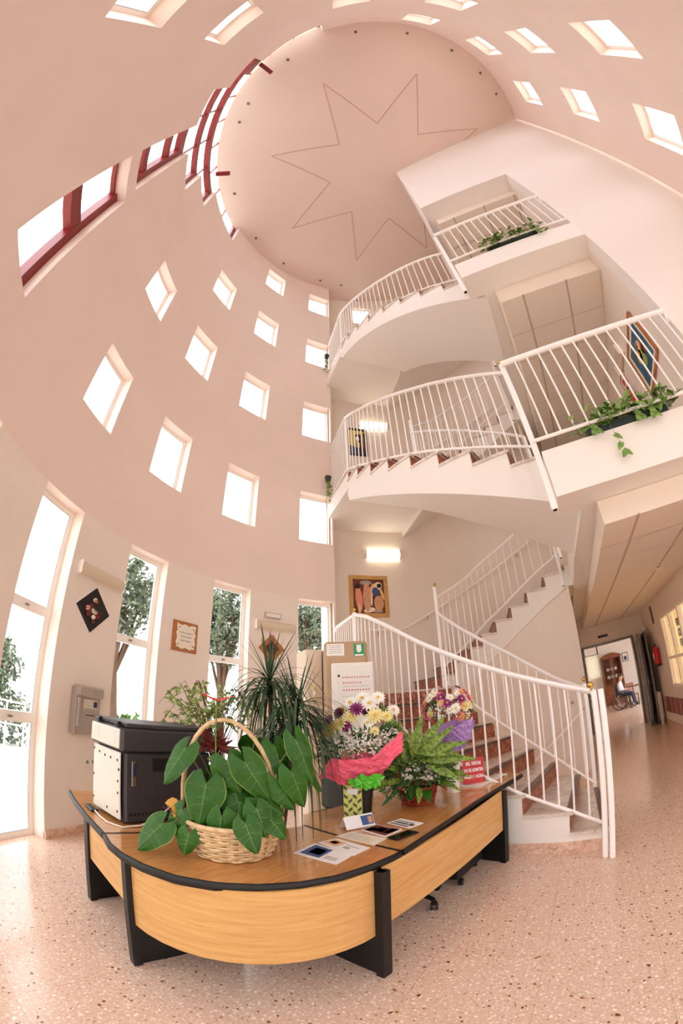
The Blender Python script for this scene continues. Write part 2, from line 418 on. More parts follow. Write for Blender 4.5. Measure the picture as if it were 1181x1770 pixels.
# ceiling disc
N = 96
b = MB(); pts = [cyl(360*i/N, 4.56 if 90 < 360*i/N < 304 else 5.05, 0)[:2] for i in range(N)]
b.prism(pts, lambda x, y: ceil_z(x, y), lambda x, y: ceil_z(x, y)+.25)
tag(b.build('ceiling', 'ceiling_plaster'), kind='structure')
b = MB()
star = []
for k in range(16):
    a = 180 + 22.5*k; star.append(cyl(a, 3.16 if k % 2 == 0 else 1.56, 0))
for i in range(16):
    p, q_ = star[i], star[(i+1) % 16]
    b.bar((p[0], p[1], ceil_z(p[0], p[1])-.002), (q_[0], q_[1], ceil_z(q_[0], q_[1])-.002), .028, .012)
tag(b.build('trim_1', 'star_groove'), kind='structure')
for i, a in enumerate([184.5, 160.2, 142.9, 125.9, 111.9, 101.1, -147.5, -118.4, -96.1, -78.5, -59.1, -48.8, 205]):
    p = cyl(a, 4.2, 0); z = ceil_z(p[0], p[1])
    c = MB().lathe([(.035, z), (.04, z-.012), (.018, z-.02), (.014, z-.05)], (p[0], p[1], 0), 12)
    where = ['beside the upper end of the red window', 'over the top wall windows', 'over the top right wall windows', 'over the right skylight column', 'near the gallery block corner side', 'nearest the gallery block', 'beside the middle of the red window', 'beside the lower part of the red window', 'past the bottom tip of the red window', 'over the leftmost top-row window', 'over the last top-row window before the stairs', 'just above the upper stair rail', 'at the notch by the red window'][i]
    c.build('ceiling_anchor', 'grey_metal', smooth=True, label='small dark metal anchor at the ceiling rim, ' + where, cat='fitting', group='anchors around the ceiling rim')

# window units: frame + pane, each its own object
def mkwin(idx, az, z0, z1, depth=.17, fw=.045, hw=HW, bars=(), name='window', handles=(), m='window_white', pane=True, vb=(), r=R):
    b = MB(); rr = r+depth; a0, a1 = az-hw, az+hw; n = 6
    def strip(aa, ab, za, zb, t=.05):
        k = max(1, int(abs(ab-aa)/1.5))
        for i in range(k):
            x0 = aa+(ab-aa)*i/k; x1 = aa+(ab-aa)*(i+1)/k
            vs = [cyl(a, q, z) for a in (x0, x1) for q in (rr, rr+t) for z in (za, zb)]
            b.add(vs, [(0, 1, 3, 2), (4, 6, 7, 5), (0, 4, 5, 1), (2, 3, 7, 6), (0, 2, 6, 4), (1, 5, 7, 3)])
    da = math.degrees(fw/rr)
    strip(a0, a0+da, z0, z1); strip(a1-da, a1, z0, z1); strip(a0, a1, z0, z0+fw); strip(a0, a1, z1-fw, z1)
    for zb in bars: strip(a0+da, a1-da, zb-fw*.9, zb+fw*.9)
    for ab in vb: strip(ab-da/2, ab+da/2, z0, z1)
    o = b.build('%s_%d' % (name, idx), m); tag(o, kind='structure')
    b = MB(); k = 4
    for i in range(k):
        x0 = a0+da+(a1-a0-2*da)*i/k; x1 = a0+da+(a1-a0-2*da)*(i+1)/k
        b.add([cyl(x0, rr+.025, z0+fw), cyl(x1, rr+.025, z0+fw), cyl(x1, rr+.025, z1-fw), cyl(x0, rr+.025, z1-fw)], [(0, 1, 2, 3)])
    b.build('pane', 'window_glass', o)
    # dark gasket line round the glass
    b = MB(); g = .006; dg = math.degrees(g/rr); rr2 = rr
    for aa, ab, za, zb in ((a0+da, a0+da+dg, z0+fw, z1-fw), (a1-da-dg, a1-da, z0+fw, z1-fw), (a0+da, a1-da, z1-fw-g, z1-fw), (a0+da, a1-da, z0+fw, z0+fw+g)):
        kk = max(1, int(abs(ab-aa)/2))
        for i in range(kk):
            x0 = aa+(ab-aa)*i/kk; x1 = aa+(ab-aa)*(i+1)/kk
            b.add([cyl(x0, rr+.004, za), cyl(x1, rr+.004, za), cyl(x1, rr+.004, zb), cyl(x0, rr+.004, zb)], [(0, 1, 2, 3)])
    b.build('gasket', 'grey_metal', o)
    for hz in handles:
        MB().box(Vector(cyl(az, rr-.008, hz)), (.05, .012, .02), rz=-rad(az)).build('latch', 'steel', o)
    return o
wi = 1
for a, z in UP: mkwin(wi, norm(a), z-HH, z+HH); wi += 1
mkwin(wi, -38.4, 12.75, 13.75, hw=4, r=RB, depth=.08); wi += 1
for i, a in enumerate(TALL):
    if i == 0: mkwin(1, norm(a), 0, ZT, bars=(2.29, 1.2), name='door', handles=(2.29, 1.2), fw=.06)
    else: mkwin(wi, norm(a), .06, ZT, bars=(2.30,), handles=(2.30,), fw=.055); wi += 1
# stepped red steel window
for k, (a0, a1, z0, z1) in enumerate(RED):
    b = MB(); a0, a1 = norm(a0), norm(a1); rr = R+.16; fw = .06; zt_ = z1; z1 = min(z1, 13.9)
    def st(aa, ab, za, zb, r0=rr, t=.05):
        kk = max(1, int(abs(ab-aa)/3))
        for i in range(kk):
            x0 = aa+(ab-aa)*i/kk; x1 = aa+(ab-aa)*(i+1)/kk
            vs = [cyl(a, q, z) for a in (x0, x1) for q in (r0, r0+t) for z in (za, zb)]
            b.add(vs, [(0, 1, 3, 2), (4, 6, 7, 5), (0, 4, 5, 1), (2, 3, 7, 6), (0, 2, 6, 4), (1, 5, 7, 3)])
    da = math.degrees(fw/rr)
    hb = .05
    st(a0, a0+da, z0, z1); st(a1-da*1.8, a1, z0, z1, rr-.04, .12); st(a0, a1, z0, z0+hb)
    if k < 3: st(a0, a1, z1-hb, z1)
    if k == 0: st(a0, a1, 5.50, 5.74, rr-.03, .1)
    if k == 1: st(a0, a1, 7.65, 7.85, rr-.02, .08); st(a0, a1, 8.75, 8.93, rr-.02, .08); st(a0, a1, 9.45, 9.75, rr-.04, .1)
    if k == 2: st(a0, a1, 10.9, 11.02, rr-.03, .09)
    if k == 3: st(a0, a1, 11.02, 11.12, rr-.03, .09); st(a0, a1, 12.08, 12.3, rr-.05, .12)
    if k == 4: st(a0, a1, 12.3, 12.42, rr-.03, .09); st(a0, a0+26, 12.3, 12.95, rr-.04, .05)
    if k >= 2:
        n = round((a1-a0)/9)
        for i in range(1, n): a = a0+(a1-a0)*i/n; st(a-.2, a+.2, z0, z1, rr, .04)
    o = b.build('window_%d' % wi, 'red_steel'); wi += 1; tag(o, kind='structure')
    b = MB(); kk = max(2, round((a1-a0)/3))
    for i in range(kk):
        x0 = a0+(a1-a0)*i/kk; x1 = a0+(a1-a0)*(i+1)/kk
        b.add([cyl(x0, rr+.09, z0), cyl(x1, rr+.09, z0), cyl(x1, rr+.09, z1), cyl(x0, rr+.09, z1)], [(0, 1, 2, 3)])
    b.build('pane', 'window_glass', o)
# stub ends of the red steel lintels reaching past the opening
for a, z, ll in ((-169.0, 12.66, 'red steel beam end at the upper corner of the stepped window'), (-128.5, 12.72, 'red steel beam end beside the middle of the stepped window')):
    b = MB(); b.box(cyl(a, R-.12, z), (.1, .36, .03), rz=-rad(a)); b.box(cyl(a, R-.12, z+.1), (.1, .36, .03), rz=-rad(a)); b.box(cyl(a, R-.12, z+.05), (.02, .36, .1), rz=-rad(a))
    b.build('beam_end', 'red_steel', label=ll, cat='beam')
# baseboards
b = MB()
A = [88.3] + sorted(x for a, bb, _, _ in tholes for x in (a, bb)) + [306.5]
for i in range(0, len(A), 2):
    kk = max(1, round((A[i+1]-A[i])/2.5))
    for j in range(kk):
        x0 = A[i]+(A[i+1]-A[i])*j/kk; x1 = A[i]+(A[i+1]-A[i])*(j+1)/kk
        vs = [cyl(a, q, z) for a in (x0, x1) for q in (R-.018, R+.02) for z in (0, .085)]
        b.add(vs, [(0, 1, 3, 2), (4, 6, 7, 5), (0, 4, 5, 1), (2, 3, 7, 6), (0, 2, 6, 4), (1, 5, 7, 3)])
tag(b.build('baseboard_left', 'base_marble'), kind='structure')

# floor
b = MB(); b.box((1.5, 8.5, -.1), (14, 26, .2)); tag(b.build('floor', 'terrazzo'), kind='structure')

# ------------------------------------------------------------------ gallery block (facade plane y = 3.25)
FV = 3.25; FX1 = 4.5
def boxs(name, x0, x1, y0, y1, z0, z1, m, parent=None):
    b = MB(); b.box(((x0+x1)/2, (y0+y1)/2, (z0+z1)/2), (x1-x0, y1-y0, z1-z0)); o = b.build(name, m, parent)
    if parent is None: tag(o, kind='structure')
    return o
boxs('wall_gallery', 2.31, FX1, FV, FV+.25, 0, 15.2, 'facade_plaster')
b = MB(); b.box(((.27+2.31)/2, FV+.125, (10.35+15.2)/2), (2.31-.27, .25, 15.2-10.35)); b.box((.33, (FV+.25+8)/2, (10.35+15.2)/2), (.12, 8-FV-.25, 4.85))
tag(b.build('wall_gallery_top', 'facade_plaster'), kind='structure')
for k, (zb, zt) in enumerate(((3.13, 3.62), (6.91, 7.36))):
    b = MB(); b.prism([(.25, FV), (2.31, FV), (2.31, 13), (.39, 13), (.39, 5.3), (.485, FV+.44), (.25, FV+.44)], zb, zt-.06); b.box(((.25+2.31)/2, (FV+13)/2, zt-.03), (2.06, 13-FV, .06))
    tag(b.build('trim_slab_%d' % (k+1), 'white_plaster'), kind='structure')
boxs('ceiling_gallery', .27, 2.31, FV+.25, 13, 10.35, 10.5, 'facade_plaster')
# dropped tiled ceilings
for k, (x0, x1, y0, y1, zb, zt) in enumerate(((.64, 2.31, 3.6, 11.3, 2.88, 3.13), (.64, 2.31, 3.68, 11.3, 6.55, 6.91), (.45, 2.31, 3.66, 11.3, 10.08, 10.35))):
    b = MB(); b.box(((x0+x1)/2, (y0+y1)/2, (zb+zt)/2-.002), (x1-x0-.01, y1-y0-.01, zt-zb-.004))
    o = b.build('ceiling_tiles_%d' % (k+1), 'tile_ceiling'); tag(o, kind='structure')
    g = MB(); x = x0+.36
    while x < x1: g.box((x, (y0+y1)/2, zb+.003), (.03, y1-y0, .012)); x += .72
    y = y0+.72
    while y < y1: g.box(((x0+x1)/2, y, zb+.004), (x1-x0, .012, .008)); y += .62
    g.build('grid', 'tile_grid', o)
# corridor walls
boxs('wall_corridor_right', 2.31, 2.5, FV+.25, 11.3, 3.62, 10.4, 'lower_plaster')
b = MB(); xs = 2.31
for y0, y1, z0, z1 in ((FV+.25, 6.2, 0, 3.2), (6.2, 9.2, 0, .9), (6.2, 9.2, 2.45, 3.2), (9.2, 11.3, 0, 3.2)): b.box((xs+.1, (y0+y1)/2, (z0+z1)/2), (.2, y1-y0, z1-z0))
tag(b.build('wall_corridor', 'lower_plaster'), kind='structure')
boxs('wall_corridor_left', .235, .3, 7.1, 11.3, 0, 10.35, 'lower_plaster')
# door wall at the end of the ground-floor corridor, gallery ends above
b = MB()
b.box((.4, 11.37, 1.165), (.22, .14, 2.33)); b.box((2.2, 11.37, 1.165), (.5, .14, 2.33)); b.box((1.385, 11.37, 6.42), (2.13, .14, 8.18))
tag(b.build('wall_corridor_end', 'lower_plaster'), kind='structure')
# outer back of block side, closes the wall above level three

# ------------------------------------------------------------------ staircase
SX, SY, RO, RI = .22, 8.2, 4.47, 2.95
def sp(phi, r, z=0): a = rad(phi); return Vector((SX - r*sin(a), SY - r*cos(a), z))
def interp(t, T):
    if t <= T[0][0]: return T[0][1] + (t-T[0][0])*(T[1][1]-T[0][1])/(T[1][0]-T[0][0])
    for (a, x), (b_, y) in zip(T, T[1:]):
        if t <= b_: return x + (y-x)*(t-a)/(b_-a)
    return T[-1][1] + (t-T[-1][0])*(T[-1][1]-T[-2][1])/(T[-1][0]-T[-2][0])
NEWEL = Vector((-1.9, 6.12, 0))
LA = sp(43, RO)                      # outer left corner of the landings
FLOORS = [0.0, 3.68, 7.38]
RISE = .2
INNER = [Vector(p + (0,)) for p in [(-1.9, 6.12), (-1.68, 6.3), (-1.45, 6.53), (-1.22, 6.69), (-.9, 6.83), (-.55, 6.91), (-.15, 6.95), (.3, 6.97)]]
def curve(P, t):
    n = len(P)-1; x = min(max(t*n, 0), n-1e-6); i = int(x); f = x-i
    p0 = P[max(i-1, 0)]; p1 = P[i]; p2 = P[i+1]; p3 = P[min(i+2, n)]
    return .5*((2*p1)+(-p0+p2)*f+(2*p0-5*p1+4*p2-p3)*f*f+(-p0+3*p1-3*p2+p3)*f**3)
def fin(t): return curve(INNER, t)
def fout(t): a = -34 + t*37.2; return Vector(cyl(a, RB-.005, 0))

def solid(seq, fa, fb, bot, top, pre):
    """stepped flight: side faces, stepped top and one smooth underside, nothing inside"""
    b = MB(); st = [(x, z) for x, z in pre]+[(x, top(k)) for x, k in seq]; n = len(st)
    def V(p, z): return (p.x, p.y, z)
    for i in range(n-1):
        (x0, t0), (x1, t1) = st[i], st[i+1]; a0, c0, a1, c1 = fa(x0), fb(x0), fa(x1), fb(x1)
        if abs(x1-x0) < 1e-9:
            if abs(t1-t0) > 1e-6: b.add([V(a0, t0), V(c0, t0), V(c0, t1), V(a0, t1)], [(0, 1, 2, 3)])
            continue
        b.add([V(a0, bot(x0)), V(a1, bot(x1)), V(c1, bot(x1)), V(c0, bot(x0)), V(a0, t0), V(a1, t1), V(c1, t1), V(c0, t0)], [(0, 1, 2, 3), (4, 5, 6, 7), (0, 1, 5, 4), (2, 3, 7, 6)])
    for x, t_ in (st[0], st[-1]): b.add([V(fa(x), bot(x)), V(fb(x), bot(x)), V(fb(x), t_), V(fa(x), t_)], [(0, 1, 2, 3)])
    return b
def weld(o):
    bm = bmesh.new(); bm.from_mesh(o.data); bmesh.ops.remove_doubles(bm, verts=bm.verts, dist=2e-4); bmesh.ops.recalc_face_normals(bm, faces=bm.faces); bm.to_mesh(o.data); bm.free()
    o.data.polygons.foreach_set('use_smooth', [True]*len(o.data.polygons)); o.data.set_sharp_from_angle(angle=rad(30)); return o
def near_flight(z0, idx, txt):
    t = thing('staircase', 'lower curved flight of white plastered stairs, ' + txt, 'stairs', sp(0, RO, z0), group=None)
    phis = [0] + [4+5.45*k for k in range(8)]        # 9 steps, last riser at ~42
    def bot(p): return max(z0-.36+.0372*p, 0) if z0 else 0
    body = solid([(x, k) for k in range(8) for x in [phis[k]+(phis[k+1]-phis[k])*i/4 for i in range(5)]] , lambda x: sp(x, RO), lambda x: sp(x, RI), bot, lambda k: z0+RISE*(k+1)-.03, [(-3.6+.9*i, z0-.07) for i in range(5)] if z0 else [])
    weld(body.build('stringer', 'white_plaster', t, smooth=True))
    if z0 == 0:
        pl = MB()
        for i in range(24):
            p, q = 42*i/24, 42*(i+1)/24
            vs = [sp(x, r_, z) for x in (p, q) for r_ in (RO-.01, RO+.015) for z in (0, .11)]
            pl.add(vs, [(0, 1, 3, 2), (4, 6, 7, 5), (0, 4, 5, 1), (2, 3, 7, 6), (0, 2, 6, 4), (1, 5, 7, 3)])
        pl.build('plinth', 'base_marble', t)
    for k in range(8):
        a, b_ = phis[k], phis[k+1]; zt = z0+RISE*(k+1); n = 3; tr = MB(); nose = -.45
        pts = [sp(a+nose+(b_-a-nose)*i/n, RO+.02) for i in range(n+1)] + [sp(b_-(b_-a-nose)*i/n, RI-.02) for i in range(n+1)]
        tr.prism([(p.x, p.y) for p in pts], zt-.03, zt); tr.build('tread', 'tread_marble', t)
        ns = MB(); pts = [sp(a+nose-.05, RO-.06), sp(a+nose+.85, RO-.06), sp(a+nose+1.2, RI+.06), sp(a+nose-.05, RI+.06)]
        ns.prism([(p.x, p.y) for p in pts], zt-.028, zt+.002); ns.build('nosing', 'nosing_marble', t)
        rs = MB(); pts = [sp(a, RO-.005), sp(a-.12, RO-.005), sp(a-.2, RI+.005), sp(a, RI+.005)]
        rs.prism([(p.x, p.y) for p in pts], zt-RISE, zt-.03); rs.build('riser', 'riser_marble', t)
    rs = MB(); a = phis[8]; pts = [sp(a, RO-.005), sp(a-.12, RO-.005), sp(a-.2, RI+.005), sp(a, RI+.005)]
    rs.prism([(p.x, p.y) for p in pts], z0+RISE*8, z0+RISE*9-.03); rs.build('riser', 'riser_marble', t)
    return t

def landing(z0, txt):
    zt = z0+RISE*9; t = thing('stair_landing', 'half-way stair landing with white edge and flat soffit, ' + txt, 'landing', (NEWEL.x-.8, NEWEL.y-.3, zt))
    poly = [sp(42.15, RO), sp(43.5, RO), Vector(cyl(-54.8, R-.01, 0)), Vector(cyl(-53.42, R-.01, 0))] + [Vector(cyl(-53.3+i*19.3/8, RB-.004, 0)) for i in range(9)] + [NEWEL, sp(42.15, RI)]
    P = [(p.x, p.y) for p in poly]
    MB().prism(P, zt-.34, zt-.03).build('slab', 'white_plaster', t)
    MB().prism(P, zt-.03, zt).build('paving', 'tread_marble', t)
    return t

def far_flight(z0, z1, idx, txt):
    t = thing('staircase', 'white plastered back flight of stairs, ' + txt, 'stairs', (NEWEL.x, NEWEL.y, z0), group=None)
    n = 9; rise = (z1-z0)/n; T = [k/(n-1) for k in range(n)]
    def bot(x): return z0-.45+(z1-z0-.02)*x
    body = solid([(x, k) for k in range(n-1) for x in [T[k]+(T[k+1]-T[k])*i/4 for i in range(5)]], fin, fout, bot, lambda k: z0+rise*(k+1)-.03, [])
    weld(body.build('stringer', 'white_plaster', t, smooth=True))
    zt = z1-.07; e0, e1 = fin(1), fout(1); body2 = MB(); body2.prism([(e0.x, e0.y), (.5, 6.98), (.5, e1.y), (e1.x, e1.y)], lambda x, y: z1-.5, zt); body2.build('end_block', 'white_plaster', t)
    for k in range(n):
        zt = z0+rise*(k+1)
        I, O = fin(T[k]), fout(T[k]); d = Vector((-(O-I).y, (O-I).x, 0)).normalized()
        if (fin(min(T[k]+.05, 1))-I).dot(d) < 0 or (k == n-1 and d.x < 0): d = -d
        rs = MB(); rs.prism([(p.x, p.y) for p in (I, O, O-d*.015, I-d*.015)], zt-rise, zt-.03); rs.build('riser', 'riser_marble', t)
        if k < n-1:
            e = (I-O).normalized()*.025; tr = MB(); a2, b2 = fin(T[k+1]), fout(T[k+1])
            tr.prism([(p.x, p.y) for p in (I-d*.03+e, a2+e, b2, O-d*.03)], zt-.03, zt); tr.build('tread', 'tread_marble', t)
            ns = MB(); ns.prism([(p.x, p.y) for p in (I-d*.033-e*1.5, I+d*.02-e*1.5, O+d*.03, O-d*.033)], zt-.028, zt+.002); ns.build('nosing', 'nosing_marble', t)
    return t
NT = ['from the hall floor up beside the reception desk', 'rising left from the first gallery', 'rising left from the second gallery']
for k, z0 in enumerate(FLOORS):
    z1 = FLOORS[k+1] if k < 2 else 11.08
    near_flight(z0, k, NT[k])
    landing(z0, ['lowest, over the painting with figures', 'middle one, over the lit tube lamp', 'highest, under the ceiling star'][k])
    far_flight(z0+RISE*9, z1, k, ['lowest, along the back wall to the first gallery', 'middle one, along the back wall to the second gallery', 'highest, hidden mostly behind the top curved rail'][k])

# enclosing wall under the lowest far flight
b = MB(); prev = None
for i in range(17):
    x = i/16; p = fin(x); p = Vector((p.x, p.y+.02, 0)); zt = FLOORS[0]+RISE*9-.45+(3.68-1.8-.02)*x
    cur = [(p.x, p.y, 0), (p.x, p.y, zt), (p.x, p.y+.1, zt), (p.x, p.y+.1, 0)]
    if prev: b.add(prev+cur, [(0, 1, 5, 4), (1, 2, 6, 5), (2, 3, 7, 6)])
    prev = cur
tag(b.build('wall_understair', 'lower_plaster'), kind='structure')

# ------------------------------------------------------------------ railings
def knob(parent, p, r=.03):
    r *= .85; pr = [(.006, 0), (.016, .003), (.008, .012), (.007, .02)]+[(max(.003, r*sin(PI*i/10)), .02+r-r*cos(PI*i/10)) for i in range(1, 11)]
    MB().lathe(pr, p, 16).build('finial', 'gold', parent, smooth=True)
def post(parent, x, y, z0, z1, w=.055, kb=True, dark=False, rz=0, d=None):
    MB().box((x, y, (z0+z1)/2), (w, d or w, z1-z0), rz=rz, bevel=.006).build('newel_post', 'white_enamel', parent)
    if dark: MB().lathe([(w*.36, z0-.004), (w*.36, z0+.002)], (x, y, 0), 12).build('post_end', 'dark_hole', parent)
    if kb: knob(parent, (x, y, z1))
def railing(label, top, bot, bal, group=None, flat=True, rt=.033, rb=.018, rbal=.0098):
    """top, bot: lists of points; bal: list of (top point, bottom point)"""
    c = top[0]; t = thing('stair_railing', label, 'railing', (c[0], c[1], bot[0][2]), group=group)
    MB().tube(top, rt, 10, flat=.8).build('handrail', 'white_enamel', t, smooth=True)
    MB().tube(bot, rb, 8).build('bottom_rail', 'white_enamel', t, smooth=True)
    for p, q in bal: MB().tube([p, q], rbal, 6).build('baluster', 'white_enamel', t, smooth=True)
    return t
TOPT = [[(-.5, 1.43), (4.3, 1.58), (10.1, 1.77), (16.8, 2.02), (23.1, 2.27), (29.9, 2.57), (37, 2.83), (43, 2.97)],
        [(0, 1.55), (4.8, 1.70), (10.9, 1.89), (18.1, 2.12), (22.5, 2.28), (27.7, 2.48), (34.6, 2.75), (43, 3.12)],
        [(0, 1.50), (4.1, 1.62), (12.1, 1.83), (17.3, 1.98), (23.3, 2.19), (30.8, 2.54), (37, 2.88), (43, 3.2)]]
BOTT = [[(-.5, .21), (3.6, .39), (7.6, .53), (10.7, .64), (16, .86), (25, 1.2), (33, 1.5), (43, 1.9)],
        [(0, .35), (9, .64), (15.9, .88), (24.8, 1.18), (32.8, 1.47), (43, 1.88)],
        [(0, .36), (10.3, .66), (19.5, .92), (32.6, 1.42), (43, 1.95)]]
RL = ['outer railing of the lowest curved flight, nearest the desk', 'outer railing of the first upper curved flight, above its sawtooth steps', 'outer railing of the topmost curved flight, under the ceiling star']
for k, z0 in enumerate(FLOORS):
    rr = RO-.03; n = 22
    top = [sp(43*i/n, rr, z0+interp(43*i/n, TOPT[k])) for i in range(n+1)]
    bot = [sp(43*i/n, rr, z0+interp(43*i/n, BOTT[k])) for i in range(n+1)]
    bal = []
    for i in range(1, 25):
        p = 43*i/25; bal.append((sp(p, rr, z0+interp(p, TOPT[k])), sp(p, rr, z0+interp(p, BOTT[k]))))
    t = railing('white ' + RL[k], top, bot, bal, 'white stair railings')
    L = sp(43, rr)
    if k == 0: post(t, L.x, L.y, z0+1.78, z0+3.0)
    else: post(t, L.x, L.y, z0+1.3, z0+3.12+.06*(k-1), w=.04, dark=True, kb=(k == 1))
    # landing rail from the outer corner back to the wall
    zt = top[-1].z; zb = z0+1.93; A = Vector((L.x, L.y, 0)); B = Vector(cyl(-54, R-.05, 0))
    lt = [A.lerp(B, i/6)+Vector((0, 0, zt-.0)) for i in range(7)]; lt[-1].z -= .05
    lb = [A.lerp(B, i/6)+Vector((0, 0, zb)) for i in range(7)]
    bal = [(A.lerp(B, i/10)+Vector((0, 0, zt)), A.lerp(B, i/10)+Vector((0, 0, zb))) for i in range(1, 10)]
    railing('short white railing across the %s stair landing to the window wall' % ['lowest', 'middle', 'highest'][k], lt, lb, bal, 'white stair railings')
    # inner railing near flight
    ri = RI+.03
    TI = [(0, 1.44), (6.8, 1.64), (18.7, 2.11), (44, 3.0)] if k == 0 else [(0, 1.52), (15.3, 2.03), (28.4, 2.5), (44, 3.08)]
    BI = [(0, .24), (9.4, .66), (18, 1.0), (27.9, 1.36), (44, 1.9)]
    n = 18; q = 44.5
    top = [sp(q*i/n, ri, z0+interp(q*i/n, TI)) for i in range(n+1)]; bot = [sp(q*i/n, ri, z0+interp(q*i/n, BI)) for i in range(n+1)]
    bal = [(sp(q*i/19, ri, z0+interp(q*i/19, TI)), sp(q*i/19, ri, z0+interp(q*i/19, BI))) for i in range(1, 19)]
    t = railing('white inner railing of the %s curved flight, ending at a tall newel' % ['lowest', 'middle', 'topmost'][k], top, bot, bal, 'white stair railings')
    post(t, NEWEL.x, NEWEL.y, z0+1.8, z0+3.5)
    if k: post(t, *sp(0, ri)[:2], z0-.5, z0+1.52, w=.045, dark=True, kb=True)
    # far flight inner railing
    zA, zB = z0+3.36, z0+4.85
    FT = [(0, 3.3), (.15, 3.47), (.3, 3.68), (.5, 4.0), (.7, 4.3), (1, 4.8)]
    FB = [(0, 2.12), (.3, 2.62), (.5, 2.96), (.7, 3.32), (1, 3.86)]
    n = 14; top = []; bot = []; bal = []
    for i in range(n+1):
        p = fin(i/n); top.append((p.x, p.y+.03, z0+interp(i/n, FT))); bot.append((p.x, p.y+.03, z0+interp(i/n, FB)))
    for i in range(1, 17):
        x = i/17; p = fin(x); bal.append(((p.x, p.y+.03, z0+interp(x, FT)), (p.x, p.y+.03, z0+interp(x, FB))))
    t = railing('white inner railing of the %s flight along the back wall' % ['lowest', 'middle', 'highest'][k], top, bot, bal, 'white stair railings')
    post(t, .22, 6.95, z0+3.2, z0+4.95, w=.05, dark=True, kb=False)
    # wall handrail round the back
    pts = []
    for i in range(19):
        a = -44+i*42/18; zz_ = 3.0 if a < -36 else 3.0+(a+36)*(1.55/36)
        pts.append(cyl(a, RB-.09, z0+zz_+.04))
    h = MB().tube(pts, .022, 8).build('handrail', 'white_enamel', smooth=True)
    tag(h, 'white wall handrail following the back wall of the %s flight' % ['lowest', 'middle', 'highest'][k], 'handrail', 'wall handrails')
    for a in (-42, -30, -18, -6):
        zz_ = 3.0 if a < -36 else 3.0+(a+36)*(1.55/36)
        MB().tube([cyl(a, RB-.09, z0+zz_+.02), cyl(a, RB-.05, z0+zz_-.04), cyl(a, RB-.002, z0+zz_-.04)], .007, 6).build('bracket', 'steel', h)
# the three flat posts at the foot of the stairs
t = thing('newel_pillar', 'pair of broad white flat posts at the foot of the stairs', 'post', (.24, 3.62, 0))
for i, (x, y) in enumerate(((.205, 3.56), (.262, 3.53))):
    MB().box((x, y, .735), (.048, .07, 1.47), bevel=.006).build('flat_post', 'white_enamel', t)
MB().box((.233, 3.545, 1.02), (.012, .03, .03)).build('spacer', 'steel', t)
MB().box((.233, 3.545, .3), (.012, .03, .03)).build('spacer', 'steel', t)
knob(t, (.185, 3.56, 1.47), .034)
t = thing('newel_post', 'single white post with gold knob at the inner foot of the stairs', 'post', (.2, 5.24, 0))
MB().box((.2, 5.24, .76), (.05, .05, 1.52), bevel=.006).build('shaft', 'white_enamel', t); knob(t, (.2, 5.24, 1.52), .034)
# handrail going down on the wall below the stairs
h = MB().tube([(.18, 6.86, 1.07), (-.48, 6.8, .52), (-.95, 6.7, .15)], .02, 8).build('handrail', 'white_enamel', smooth=True, label='short sloping white handrail on the wall under the stairs', cat='handrail')
MB().tube([(.18, 6.86, 1.07), (.22, 6.93, 1.1)], .008, 6).build('bracket', 'steel', h)
MB().ball((.03, 6.93, 1.22), .022, 10).build('doorknob', 'steel', smooth=True, label='small round steel knob on the wall under the stairs', cat='knob')

# gallery railings
for k, (zt, zb, pz0, pz1) in enumerate(((4.85, 3.74, 3.04, 4.93), (8.64, 7.48, 6.6, 8.75))):
    y = FV-.03; t = thing('gallery_railing', 'straight white balustrade along the %s gallery edge' % ('first', 'second')[k], 'railing', (.2, y, zb), group='gallery balustrades')
    MB().tube([(.2, y, zt), (2.3, y, zt)], .036, 10).build('handrail', 'white_enamel', t, smooth=True)
    MB().tube([(.2, y, zb), (2.3, y, zb)], .019, 8).build('bottom_rail', 'white_enamel', t, smooth=True)
    for i in range(14):
        x = .36+i*.143; MB().tube([(x, y, zt), (x, y, zb)], .0105, 6).build('baluster', 'white_enamel', t, smooth=True)
    post(t, .205, FV+.06, pz0, pz1, w=.06, dark=True, kb=True)
    MB().tube([(2.3, y, zt), (2.3, FV+.05, zt-.12)], .02, 8).build('wall_fixing', 'white_enamel', t, smooth=True)

